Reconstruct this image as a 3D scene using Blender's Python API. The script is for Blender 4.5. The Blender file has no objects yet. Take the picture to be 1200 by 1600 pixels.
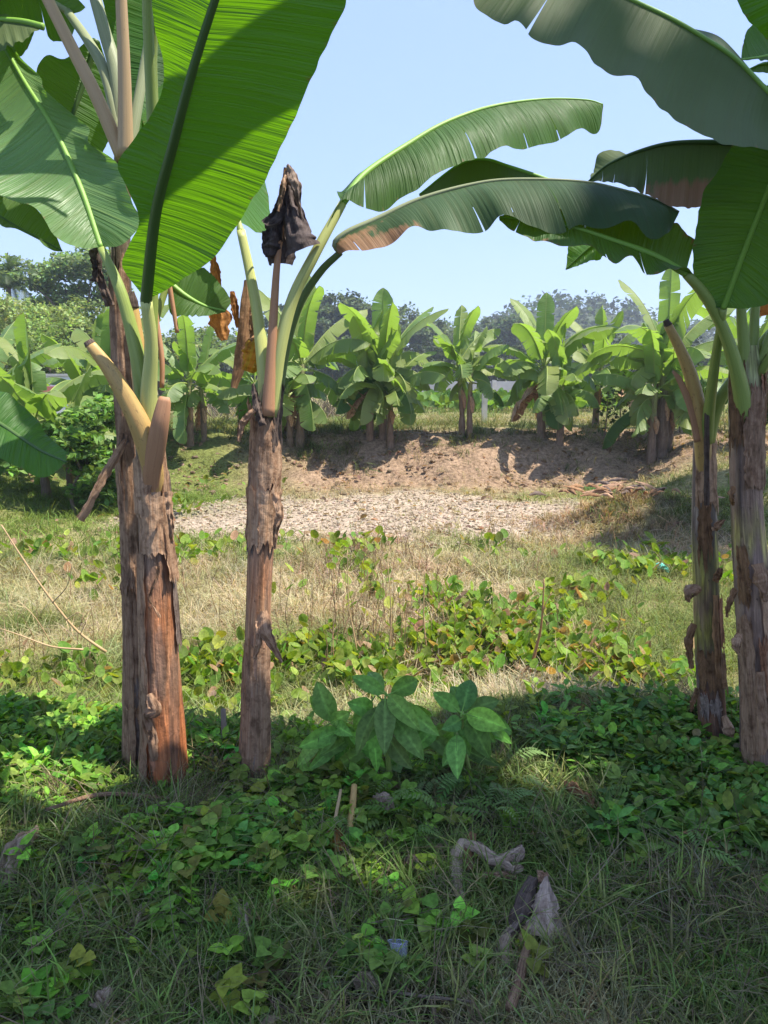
import bpy, math, random
import numpy as np
from mathutils import Vector
R = math.radians
rng = np.random.default_rng(7)
random.seed(7)
C = bpy.context.scene.collection
S = bpy.context.scene

# ------------------------------------------------------------------ camera, sky, sun, exposure
CAM_H, PITCH, FPX = 1.5, 10.2, 1200.0          # focal length in pixels of the 1200 x 1600 photograph
cam_d = bpy.data.cameras.new("camera"); cam = bpy.data.objects.new("camera", cam_d); C.objects.link(cam)
cam.location = (0, 0, CAM_H); cam.rotation_euler = (R(90 - PITCH), 0, 0)
cam_d.sensor_fit = 'VERTICAL'; cam_d.sensor_height = 32; cam_d.lens = 32 * FPX / 1600
cam_d.clip_end = 3000; cam_d.clip_start = 0.05
S.camera = cam
SUN_EL, SUN_AZ = 62.0, 103.0                    # azimuth clockwise from +Y (the way the camera looks)
w = bpy.data.worlds.new("World"); S.world = w; w.use_nodes = True
nt = w.node_tree; nt.nodes.clear()
o_ = nt.nodes.new("ShaderNodeOutputWorld"); bg = nt.nodes.new("ShaderNodeBackground"); sk = nt.nodes.new("ShaderNodeTexSky")
sk.sky_type = 'NISHITA'; sk.sun_disc = False; sk.sun_elevation = R(SUN_EL); sk.sun_rotation = R(SUN_AZ)
sk.air_density = 1.0; sk.dust_density = 0.5; sk.ozone_density = 2.0; sk.altitude = 0
bg.inputs[1].default_value = 0.15
mxs = nt.nodes.new("ShaderNodeMix"); mxs.data_type = 'RGBA'; mxs.inputs[0].default_value = 0.8     # thin high haze evens out the clear sky
mxs.inputs[7].default_value = (1.08, 1.5, 2.68, 1); nt.links.new(sk.outputs[0], mxs.inputs[6]); nt.links.new(mxs.outputs[2], bg.inputs[0]); nt.links.new(bg.outputs[0], o_.inputs[0])
sd = bpy.data.lights.new("sun", 'SUN'); sun = bpy.data.objects.new("sun", sd); C.objects.link(sun)
sd.energy = 3.8; sd.angle = R(0.55); sd.color = (1.0, 0.94, 0.83)
SUNV = Vector((math.sin(R(SUN_AZ)) * math.cos(R(SUN_EL)), math.cos(R(SUN_AZ)) * math.cos(R(SUN_EL)), math.sin(R(SUN_EL))))
sun.rotation_euler = SUNV.to_track_quat('Z', 'Y').to_euler(); sun.location = (6, 4, 12)
S.view_settings.view_transform = 'Standard'; S.view_settings.look = 'None'
S.view_settings.exposure = 1.5; S.view_settings.gamma = 1
S.cycles.use_denoising = True
S.cycles.max_bounces = 8; S.cycles.transparent_max_bounces = 8; S.cycles.volume_bounces = 0
HAZE = 0.0011

# ------------------------------------------------------------------ pixel helpers (photo pixels -> places)
CP, SP = math.cos(R(PITCH)), math.sin(R(PITCH))
def ray(u, v):
    a, b = (u - 600) / FPX, (800 - v) / FPX
    return np.array([a, CP + b * SP, -SP + b * CP])
def Py(u, v, y):
    """the point on that line of sight at distance y in front of the camera"""
    d = ray(u, v); return np.array([0, 0, CAM_H]) + d * (y / d[1])

# ------------------------------------------------------------------ value noise and the lie of the land
_tab = np.random.default_rng(3).random((256, 256))
def vn(x, y, s=1.0, ox=0.0):
    x = np.asarray(x, float) * s + 37.3 + ox; y = np.asarray(y, float) * s + 11.7 + ox * 1.7
    xi, yi = np.floor(x).astype(int), np.floor(y).astype(int); fx, fy = x - xi, y - yi
    fx = fx * fx * (3 - 2 * fx); fy = fy * fy * (3 - 2 * fy)
    g = lambda i, j: _tab[i % 256, j % 256]
    return (g(xi, yi) * (1 - fx) + g(xi + 1, yi) * fx) * (1 - fy) + (g(xi, yi + 1) * (1 - fx) + g(xi + 1, yi + 1) * fx) * fy
def fbm(x, y, s=1.0, n=3, ox=0.0):
    return sum(vn(x, y, s * 2 ** i, ox + 5 * i) / 2 ** i for i in range(n)) / sum(1 / 2 ** i for i in range(n))
def ss(a, b, x):
    t = np.clip((np.asarray(x, float) - a) / (b - a), 0, 1); return t * t * (3 - 2 * t)
def gz(x, y):
    x = np.asarray(x, float); y = np.asarray(y, float)
    wob = (fbm(x, y, 0.55) - 0.5)
    ye = 2.95 + 0.5 * wob + 0.12 * np.sin(x * 1.7)
    near = 1 - ss(ye, ye + 1.75, y)                                    # 1 on the near bank
    far = ss(14.4 + 0.9 * wob, 16.9 + 0.9 * wob, y - 0.05 * x)         # 1 on the far bank
    left = ss(4.6, 8.0, -x - 0.18 * (y - 11) * (y > 0) + wob) * 0.75
    right = ss(4.4 + wob, 6.6 + wob, x - 0.08 * (y - 12)) * ss(6, 9, y)
    up = np.maximum(np.maximum(near, far), np.maximum(left, right))
    z = -0.68 + up * (0.68 + 0.20 * far * (1 - near))
    z = z + 0.07 * (fbm(x, y, 1.3, 3, 3) - 0.5) + 0.03 * (fbm(x, y, 6, 2, 9) - 0.5)
    z = z + 0.10 * far * (1 - ss(20, 26, y)) * (fbm(x, y, 0.8, 2, 4) - 0.2)
    mx, my = x - 3.55, y - 10.9
    z = z + 0.42 * np.exp(-(mx * mx / 0.42 + my * my / 0.35)) + 0.3 * np.exp(-((mx - 0.9) ** 2 / 0.3 + (my - .2) ** 2 / 0.4))
    return z
_GT = np.concatenate([np.arange(.8, 8, .008), np.arange(8, 30, .03)])
def G(u, v):
    """the point of the ground on that line of sight"""
    P = np.array([0, 0, CAM_H]) + ray(u, v)[None] * _GT[:, None]; hit = P[:, 2] <= gz(P[:, 0], P[:, 1])
    return P[int(np.argmax(hit)) if hit.any() else -1]

# ------------------------------------------------------------------ mesh helpers
def mesh(name, V, F, mat, parent=None, col=None, uv=None, smooth=True):
    """V (n,3); F a list of index arrays (each (m,k)); col per vertex; uv per vertex"""
    V = np.asarray(V, np.float32); me = bpy.data.meshes.new(name)
    F = [np.asarray(f, np.int32) for f in (F if isinstance(F, list) else [F]) if len(f)]
    me.vertices.add(len(V)); me.vertices.foreach_set("co", V.ravel())
    li = np.concatenate([f.ravel() for f in F]); cnt = np.concatenate([np.full(len(f), f.shape[1], np.int32) for f in F])
    me.loops.add(len(li)); me.loops.foreach_set("vertex_index", li)
    st = np.concatenate([[0], np.cumsum(cnt)[:-1]]).astype(np.int32)
    me.polygons.add(len(cnt)); me.polygons.foreach_set("loop_start", st); me.polygons.foreach_set("loop_total", cnt)
    me.polygons.foreach_set("use_smooth", np.full(len(cnt), smooth))
    if uv is not None:
        ul = me.uv_layers.new(name="UVMap"); ul.data.foreach_set("uv", np.asarray(uv, np.float32)[li].ravel())
    if col is not None:
        col = np.asarray(col, np.float32)
        if col.shape[1] == 3: col = np.concatenate([col, np.ones((len(col), 1), np.float32)], 1)
        me.color_attributes.new("Col", 'FLOAT_COLOR', 'POINT').data.foreach_set("color", col.ravel())
    me.update(calc_edges=True); me.validate()
    for m in (mat if isinstance(mat, (list, tuple)) else [mat]): me.materials.append(m)
    o = bpy.data.objects.new(name, me); C.objects.link(o)
    if parent is not None:
        o.parent = parent; o.matrix_parent_inverse = parent.matrix_world.inverted()
    return o
def tag(o, label=None, cat=None, group=None, kind=None):
    if label: o["label"] = label
    if cat: o["category"] = cat
    if group: o["group"] = group
    if kind: o["kind"] = kind
    return o
def thing(name, loc, label, cat, group=None):
    o = bpy.data.objects.new(name, None); o.empty_display_size = 0.1; C.objects.link(o)
    o.location = loc; o.matrix_world.translation = Vector(loc)
    bpy.context.view_layer.update()
    return tag(o, label, cat, group)
def crv(P, n, par=None):
    """Catmull-Rom through P resampled to n points by arc length"""
    P = np.asarray(P, float)
    if len(P) == 2: P = np.array([P[0], P[0] * .5 + P[1] * .5, P[1]])
    Q = np.vstack([2 * P[0] - P[1], P, 2 * P[-1] - P[-2]]); out = []
    for i in range(1, len(Q) - 2):
        t = np.linspace(0, 1, 14, endpoint=False)[:, None]
        a, b, c, d = Q[i - 1], Q[i], Q[i + 1], Q[i + 2]
        out.append(.5 * ((2 * b) + (-a + c) * t + (2 * a - 5 * b + 4 * c - d) * t ** 2 + (-a + 3 * b - 3 * c + d) * t ** 3))
    out = np.vstack(out + [P[-1:]])
    s = np.concatenate([[0], np.cumsum(np.linalg.norm(np.diff(out[:, :3], axis=0), axis=1))])
    q = np.linspace(0, s[-1], n) if par is None else np.asarray(par) * s[-1]
    return np.stack([np.interp(q, s, out[:, k]) for k in range(out.shape[1])], 1)
def nrm(a):
    return a / np.maximum(np.linalg.norm(a, axis=-1, keepdims=True), 1e-9)
def tube_arr(P, rad, nseg=10, flat=1.0, flatdir=None, cap=True):
    """tube round the polyline P; returns V, quads, uv"""
    P = np.asarray(P, float); n = len(P); rad = np.broadcast_to(np.asarray(rad, float), (n,))
    T = nrm(np.gradient(P, axis=0)); ref = np.array(flatdir if flatdir is not None else [0.13, -1.0, 0.07], float)
    A = nrm(np.cross(T, ref)); B = np.cross(A, T)
    th = np.linspace(0, 2 * np.pi, nseg + 1)
    V = P[:, None] + rad[:, None, None] * (np.cos(th)[None, :, None] * A[:, None] + flat * np.sin(th)[None, :, None] * B[:, None])
    L = np.concatenate([[0], np.cumsum(np.linalg.norm(np.diff(P, axis=0), axis=1))])
    uv = np.stack(np.broadcast_arrays(th[None] / (2 * np.pi), L[:, None]), -1).reshape(-1, 2)
    m = nseg + 1; i, j = np.meshgrid(np.arange(n - 1), np.arange(nseg), indexing='ij')
    a = (i * m + j).ravel(); F = np.stack([a, a + 1, a + m + 1, a + m], 1)
    V = V.reshape(-1, 3); Fs = [F]
    if cap:
        V = np.vstack([V, P[:1], P[-1:]]); uv = np.vstack([uv, [[.5, 0], [.5, L[-1]]]]); k = n * m
        j = np.arange(nseg)
        Fs.append(np.concatenate([np.stack([j + 1, j, np.full(nseg, k)], 1), np.stack([(n - 1) * m + j, (n - 1) * m + j + 1, np.full(nseg, k + 1)], 1)]))
    return V, Fs, uv
def tube(name, P, rad, mat, parent=None, nseg=10, n=None, flat=1.0, col=None, flatdir=None):
    P = np.asarray(P, float)
    rr = np.asarray(rad, float)
    if n is None: n = max(8, 5 * len(P))
    if rr.ndim: P4 = crv(np.column_stack([P, rr]), n); P, rr = P4[:, :3], P4[:, 3]
    else: P = crv(P, n)
    V, F, uv = tube_arr(P, rr, nseg, flat, flatdir)
    if nseg >= 10:
        k = len(P) * (nseg + 1); ctr = np.repeat(P, nseg + 1, 0); th = uv[:k, 0:1] * 6.28; V[:k] = ctr + (V[:k] - ctr) * (1 - .16 * np.exp(-((th - 4.7) / .45) ** 2) + .05 * np.sin(th * 3 + 1))
    c = None if col is None else np.tile(np.asarray(col, float), (len(V), 1))
    return mesh(name, V, F, mat, parent, uv=uv, col=c)
def scatter(TV, TF, pos, rot, scl, colr, tint=None):
    """copies of a template: TV (k,3), TF list of faces, pos (n,3), rot (n,3,3), scl (n,) or (n,3), colr (n,3) -> V, F, col"""
    n, k = len(pos), len(TV); scl = np.asarray(scl, float)
    if scl.ndim == 1: scl = np.repeat(scl[:, None], 3, 1)
    V = np.einsum('nij,nkj->nki', rot, TV[None] * scl[:, None, :]) + pos[:, None]
    F = [(np.asarray(f)[None] + (np.arange(n) * k)[:, None, None]).reshape(-1, np.asarray(f).shape[1]) for f in TF]
    c = np.repeat(colr[:, None], k, 1)
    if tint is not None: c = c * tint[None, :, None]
    return V.reshape(-1, 3), F, np.clip(c, 0, 1).reshape(-1, 3)
def join(parts):
    """several (V,F,col) -> one"""
    Vs, Fs, cs, off = [], {}, [], 0
    for V, F, c in parts:
        for f in F: Fs.setdefault(f.shape[1], []).append(f + off)
        Vs.append(V); cs.append(c); off += len(V)
    return np.vstack(Vs), [np.vstack(f) for f in Fs.values()], np.vstack(cs)
def rots(n, tilt=0.3, g=rng):
    """random turns about z with a random tilt (radians, sd)"""
    a = g.uniform(0, 2 * np.pi, n); b = g.normal(0, tilt, n); e = g.uniform(0, 2 * np.pi, n)
    ca, sa, cb, sb, ce, se = np.cos(a), np.sin(a), np.cos(b), np.sin(b), np.cos(e), np.sin(e); O, I = np.zeros(n), np.ones(n)
    Z = np.stack([ca, -sa, O, sa, ca, O, O, O, I], 1).reshape(n, 3, 3)
    X = np.stack([I, O, O, O, cb, -sb, O, sb, cb], 1).reshape(n, 3, 3)
    E = np.stack([ce, -se, O, se, ce, O, O, O, I], 1).reshape(n, 3, 3)
    return E @ X @ Z
def hsvj(base, n, dv=0.25, dh=0.12, g=rng):
    base = np.asarray(base, float); v = g.normal(1, dv, (n, 1)).clip(.35, 1.9); j = g.normal(1, dh, (n, 3)).clip(.5, 1.6)
    return base[None] * v * j

# ------------------------------------------------------------------ materials
def mat_new(name):
    m = bpy.data.materials.new(name); m.use_nodes = True; t = m.node_tree; t.nodes.clear()
    out = t.nodes.new("ShaderNodeOutputMaterial"); return m, t, out
def nd(t, ty, **kw):
    x = t.nodes.new(ty)
    for k, v in kw.items(): setattr(x, k, v)
    return x
def noise(t, vec, scale, detail=3, rough=.55):
    x = nd(t, "ShaderNodeTexNoise"); x.inputs["Scale"].default_value = scale; x.inputs["Detail"].default_value = detail; x.inputs["Roughness"].default_value = rough
    if vec is not None: t.links.new(vec, x.inputs["Vector"])
    return x.outputs["Fac"]
def ramp(t, fac, stops):
    x = nd(t, "ShaderNodeValToRGB"); e = x.color_ramp.elements
    while len(e) < len(stops): e.new(.5)
    for i, (p, c) in enumerate(stops): e[i].position = p; e[i].color = (*c, 1) if len(c) == 3 else c
    t.links.new(fac, x.inputs[0]); return x.outputs[0]
def mixc(t, a, b, f, mode='MIX'):
    x = nd(t, "ShaderNodeMix", data_type='RGBA', blend_type=mode)
    for sock, val in ((x.inputs[0], f), (x.inputs[6], a), (x.inputs[7], b)):
        if isinstance(val, (int, float)): sock.default_value = val
        elif isinstance(val, tuple): sock.default_value = (*val, 1)
        else: t.links.new(val, sock)
    return x.outputs[2]
def mapv(t, vec, sc):
    x = nd(t, "ShaderNodeMapping"); x.inputs["Scale"].default_value = sc; t.links.new(vec, x.inputs[0]); return x.outputs[0]
def bump(t, h, strength, dist):
    x = nd(t, "ShaderNodeBump"); x.inputs["Strength"].default_value = strength; x.inputs["Distance"].default_value = dist; t.links.new(h, x.inputs["Height"]); return x.outputs[0]
def bsdf(t, col, rough=.6, spec=.5, normal=None):
    p = nd(t, "ShaderNodeBsdfPrincipled")
    if isinstance(col, tuple): p.inputs["Base Color"].default_value = (*col, 1)
    else: t.links.new(col, p.inputs["Base Color"])
    if isinstance(rough, (int, float)): p.inputs["Roughness"].default_value = rough
    else: t.links.new(rough, p.inputs["Roughness"])
    p.inputs["Specular IOR Level"].default_value = spec
    if normal is not None: t.links.new(normal, p.inputs["Normal"])
    return p
def leafy(t, out, p, tcol, f, normal=None):
    tr = nd(t, "ShaderNodeBsdfTranslucent"); mx = nd(t, "ShaderNodeMixShader"); mx.inputs[0].default_value = f
    if isinstance(tcol, tuple): tr.inputs[0].default_value = (*tcol, 1)
    else: t.links.new(tcol, tr.inputs[0])
    if normal is not None: t.links.new(normal, tr.inputs["Normal"])
    t.links.new(p.outputs[0], mx.inputs[1]); t.links.new(tr.outputs[0], mx.inputs[2]); t.links.new(mx.outputs[0], out.inputs[0])
def banana_leaf_mat(name, base, tcol, f=.42, rough=.42, vein=1.0, spec=.38):
    """blade: fine ribs across the blade from the UVs (u metres along, v across), dry patches from Col.r"""
    m, t, out = mat_new(name); uv = nd(t, "ShaderNodeUVMap").outputs[0]; geo = nd(t, "ShaderNodeNewGeometry")
    fine = noise(t, mapv(t, uv, (170, 1.2, 1)), 1, 2, .6); mid = noise(t, mapv(t, uv, (52, .7, 1)), 1, 3); big = noise(t, geo.outputs["Position"], 3.1, 3)
    info = nd(t, "ShaderNodeObjectInfo").outputs["Random"]
    c = mixc(t, base, tuple(min(1, x * 1.55) for x in base), fine)
    c = mixc(t, c, tuple(x * k for x, k in zip(base, (1.5, 1.1, 1.0))), ramp(t, mid, [(.45, (0, 0, 0)), (.75, (.7, .7, .7))]))
    c = mixc(t, c, tuple(x * .62 for x in base), ramp(t, big, [(.4, (0, 0, 0)), (.7, (.8, .8, .8))]))
    c = mixc(t, c, (base[0] * 2.3, base[1] * 1.45, base[2] * 1.2), ramp(t, info, [(.3, (0, 0, 0)), (1, (.6, .6, .6))]))
    at = nd(t, "ShaderNodeAttribute", attribute_name="Col"); sep = nd(t, "ShaderNodeSeparateColor"); t.links.new(at.outputs[0], sep.inputs[0])
    add = nd(t, "ShaderNodeMath", operation='ADD'); t.links.new(sep.outputs[0], add.inputs[0])
    sub = nd(t, "ShaderNodeMath", operation='MULTIPLY_ADD'); t.links.new(noise(t, mapv(t, uv, (40, 3, 1)), 1, 4, .65), sub.inputs[0]); sub.inputs[1].default_value = .9; sub.inputs[2].default_value = -.45
    t.links.new(sub.outputs[0], add.inputs[1])
    dmask = ramp(t, add.outputs[0], [(.42, (0, 0, 0)), (.5, (.55, .55, .55)), (.62, (1, 1, 1))])
    brown = mixc(t, (.20, .10, .045), (.36, .23, .14), mid)
    c2 = mixc(t, c, brown, dmask)
    nb = nd(t, "ShaderNodeMath", operation='MULTIPLY_ADD'); t.links.new(mid, nb.inputs[0]); nb.inputs[1].default_value = 2.6; t.links.new(fine, nb.inputs[2])
    n = bump(t, nb.outputs[0], .85 * vein, .0065)
    ro = nd(t, "ShaderNodeMapRange"); t.links.new(big, ro.inputs[0]); ro.inputs[3].default_value = rough - .1; ro.inputs[4].default_value = rough + .12
    p = bsdf(t, c2, ro.outputs[0], spec, n)
    tc = mixc(t, mixc(t, tcol, tuple(x * 1.25 for x in tcol), fine), (.20, .06, .008), dmask)
    leafy(t, out, p, tc, f, n); return m
def col_leaf_mat(name, tr=.35, rough=.5, tk=(1.9, 1.7, .7), spec=.4):
    """small leaves and blades: colour from the Col attribute"""
    m, t, out = mat_new(name); at = nd(t, "ShaderNodeAttribute", attribute_name="Col").outputs[0]
    geo = nd(t, "ShaderNodeNewGeometry").outputs["Position"]
    c = mixc(t, at, mixc(t, at, (.55, .55, .5), 1.0, 'MULTIPLY'), ramp(t, noise(t, geo, 60, 2), [(.4, (0, 0, 0)), (.65, (.75, .75, .75))]))
    p = bsdf(t, c, rough, spec); leafy(t, out, p, mixc(t, c, tk, 1.0, 'MULTIPLY'), tr); return m
def stem_mat(name, bumpk=1.0, rough=.62):
    """fibrous stems: patch colour from Col, streaks along the stem from the UVs"""
    m, t, out = mat_new(name); at = nd(t, "ShaderNodeAttribute", attribute_name="Col").outputs[0]; uv = nd(t, "ShaderNodeUVMap").outputs[0]
    s1 = noise(t, mapv(t, uv, (26, 2.6, 1)), 1, 5, .65); s2 = noise(t, mapv(t, uv, (75, 7, 1)), 1, 3, .6); s3 = noise(t, mapv(t, uv, (7, 5, 1)), 1, 4, .6)
    c = mixc(t, at, mixc(t, at, (.60, .54, .51), 1.0, 'MULTIPLY'), ramp(t, s1, [(.42, (0, 0, 0)), (.62, (1, 1, 1))]))
    c = mixc(t, c, mixc(t, at, (1.7, 1.6, 1.55), 1.0, 'MULTIPLY'), ramp(t, s2, [(.52, (0, 0, 0)), (.72, (.8, .8, .8))]))
    c = mixc(t, c, mixc(t, at, (.45, .38, .36), 1.0, 'MULTIPLY'), ramp(t, s3, [(.5, (0, 0, 0)), (.66, (.75, .75, .75))]))
    s4 = noise(t, mapv(t, uv, (16, 22, 1)), 1, 5, .7); c = mixc(t, c, mixc(t, at, (.22, .17, .15), 1.0, 'MULTIPLY'), ramp(t, s4, [(.62, (0, 0, 0)), (.70, (.9, .9, .9))]))
    s5 = noise(t, mapv(t, uv, (190, 5, 1)), 1, 2); c = mixc(t, c, mixc(t, at, (2.1, 1.95, 1.8), 1.0, 'MULTIPLY'), ramp(t, s5, [(.62, (0, 0, 0)), (.72, (.8, .8, .8))]))
    h = nd(t, "ShaderNodeMath", operation='ADD'); t.links.new(s1, h.inputs[0]); t.links.new(s4, h.inputs[1])
    n = bump(t, h.outputs[0], .9 * bumpk, .007); rr = nd(t, "ShaderNodeMapRange"); t.links.new(s3, rr.inputs[0]); rr.inputs[3].default_value = .38; rr.inputs[4].default_value = .8
    t.links.new(bsdf(t, c, rr.outputs[0], .4, n).outputs[0], out.inputs[0]); return m
def stalk_mat(name, c0, c1, spot=(.12, .06, .03), spots=.3, rough=.45):
    m, t, out = mat_new(name); uv = nd(t, "ShaderNodeUVMap").outputs[0]
    s1 = noise(t, mapv(t, uv, (9, 4, 1)), 1, 3); s2 = noise(t, mapv(t, uv, (14, 38, 1)), 1, 3, .7); s3 = noise(t, mapv(t, uv, (60, 3, 1)), 1, 2)
    c = mixc(t, c0, c1, s1); c = mixc(t, c, tuple(x * .72 for x in c0), ramp(t, s3, [(.5, (0, 0, 0)), (.7, (.6, .6, .6))]))
    c = mixc(t, c, spot, ramp(t, s2, [(.66 - spots * .2, (0, 0, 0)), (.74, (.85, .85, .85))]))
    t.links.new(bsdf(t, c, rough, .4, bump(t, s3, .3, .003)).outputs[0], out.inputs[0]); return m
def plain_mat(name, col, rough=.7, var=.35, scale=8, bumpd=.01):
    m, t, out = mat_new(name); geo = nd(t, "ShaderNodeNewGeometry").outputs["Position"]; f = noise(t, geo, scale, 5)
    c = mixc(t, tuple(x * (1 - var) for x in col), tuple(min(1, x * (1 + var)) for x in col), f)
    t.links.new(bsdf(t, c, rough, .3, bump(t, f, .5, bumpd)).outputs[0], out.inputs[0]); return m
def dry_mat(name, c0, c1, tr=.12, sc=(70, 4), dark=.52):
    m, t, out = mat_new(name); uv = nd(t, "ShaderNodeUVMap").outputs[0]; geo = nd(t, "ShaderNodeNewGeometry").outputs["Position"]
    a = noise(t, mapv(t, uv, (sc[0] * 1.6, sc[1], 1)), 1, 5, .7); b = noise(t, mapv(t, uv, (14, 7, 1)), 1, 4, .65); f = noise(t, mapv(t, uv, (260, 9, 1)), 1, 2); d = noise(t, geo, 34, 5, .65); rnd = nd(t, "ShaderNodeObjectInfo").outputs["Random"]
    c = mixc(t, c0, c1, ramp(t, a, [(.34, (0, 0, 0)), (.66, (1, 1, 1))])); c = mixc(t, c, mixc(t, c, (1.35, 1.3, 1.25), 1.0, 'MULTIPLY'), ramp(t, f, [(.57, (0, 0, 0)), (.68, (.9, .9, .9))]))
    c = mixc(t, c, tuple(x * dark for x in c0), ramp(t, b, [(.47, (0, 0, 0)), (.64, (.9, .9, .9))])); c = mixc(t, c, mixc(t, c, (.55, .48, .44), 1.0, 'MULTIPLY'), ramp(t, d, [(.5, (0, 0, 0)), (.66, (.85, .85, .85))]))
    c = mixc(t, mixc(t, c, (.78, .72, .68), 1.0, 'MULTIPLY'), mixc(t, c, (1.25, 1.2, 1.15), 1.0, 'MULTIPLY'), rnd)
    h = nd(t, "ShaderNodeMath", operation='ADD'); t.links.new(a, h.inputs[0]); t.links.new(d, h.inputs[1])
    n = bump(t, h.outputs[0], .9, .006); leafy(t, out, bsdf(t, c, .7, .3, n), mixc(t, c, (1.3, .9, .5), 1.0, 'MULTIPLY'), tr); return m

M = {}
M['leaf'] = banana_leaf_mat("banana_leaf_green", (.060, .150, .030), (.19, .43, .015), .40, .46)
M['leaf_big'] = banana_leaf_mat("banana_leaf_young", (.034, .105, .016), (.15, .36, .006), .40, .46)
M['leaf_wax'] = banana_leaf_mat("banana_leaf_waxy", (.050, .088, .042), (.12, .24, .02), .24, .56, .3, .16)
M['leaf_dark'] = banana_leaf_mat("banana_leaf_old", (.038, .098, .024), (.15, .30, .01), .36, .48, 1.0, .26)
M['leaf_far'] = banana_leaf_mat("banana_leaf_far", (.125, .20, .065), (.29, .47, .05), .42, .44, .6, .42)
M['leaf_light'] = banana_leaf_mat("banana_leaf_light", (.105, .195, .068), (.20, .42, .03), .34, .40, 1.0, .55)
M['stem'] = stem_mat("fibrous_stem"); M['stem_far'] = stem_mat("fibrous_stem_far")
M['stalk_green'] = stalk_mat("stalk_green", (.20, .27, .055), (.30, .36, .10), spots=.0)
M['stalk_dark'] = stalk_mat("stalk_dark", (.09, .14, .035), (.14, .20, .055), spots=.0)
M['stalk_pale'] = stalk_mat("stalk_pale", (.40, .44, .13), (.50, .50, .18), spots=.0)
M['stalk_grey'] = stalk_mat("stalk_grey", (.20, .24, .12), (.30, .31, .17), spots=.1)
M['stalk_yellow'] = stalk_mat("stalk_yellow", (.50, .36, .12), (.46, .24, .09), spots=.45)
M['stalk_tan'] = stalk_mat("stalk_tan", (.52, .36, .19), (.40, .26, .13), spots=.1)
M['stalk_brown'] = stalk_mat("stalk_brown", (.36, .17, .085), (.46, .25, .13), spots=.2, rough=.6)
M['rib_green'] = stalk_mat("midrib_green", (.16, .32, .04), (.22, .38, .06), spots=.0)
M['rib_dark'] = stalk_mat("midrib_dark", (.05, .10, .02), (.07, .13, .03), spots=.0)
M['dry'] = dry_mat("dry_sheath", (.33, .19, .11), (.53, .37, .25))
M['dry_red'] = dry_mat("dry_sheath_red", (.30, .13, .065), (.46, .25, .15)); M['dry_grey'] = dry_mat("dry_sheath_grey", (.24, .185, .155), (.42, .345, .30))
M['dry_brown'] = dry_mat("dry_blade_brown", (.21, .115, .055), (.40, .24, .125), .15)
M['dry_dark'] = dry_mat("dry_blade_dark", (.095, .068, .056), (.19, .145, .12), .1, (70, 4), .55)
M['dead_black'] = dry_mat("dead_blade_black", (.060, .046, .046), (.125, .10, .098), .1, (70, 4), .55)
M['dry_pale'] = dry_mat("dry_blade_pale", (.34, .255, .20), (.48, .385, .32), .1)
M['dry_orange'] = dry_mat("dry_blade_orange", (.40, .17, .045), (.52, .27, .09), .35, (70, 4), .3)
M['dry_yellow'] = dry_mat("dry_blade_yellow", (.42, .36, .03), (.50, .20, .04), .4, (24, 2))
M['litter'] = dry_mat("leaf_litter", (.31, .23, .165), (.53, .42, .33), .08)
M['herb'] = col_leaf_mat("herb_leaves", .36, .6, (1.9, 1.7, .5), .16)
M['blade'] = col_leaf_mat("grass_blades", .34, .7, (1.6, 1.5, .7), .12)
M['tree_leaf'] = col_leaf_mat("tree_leaves", .40, .55, (1.5, 1.5, .7), .25)
M['bark'] = plain_mat("bark", (.16, .12, .09), .85, .4, 9, .02)

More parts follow.
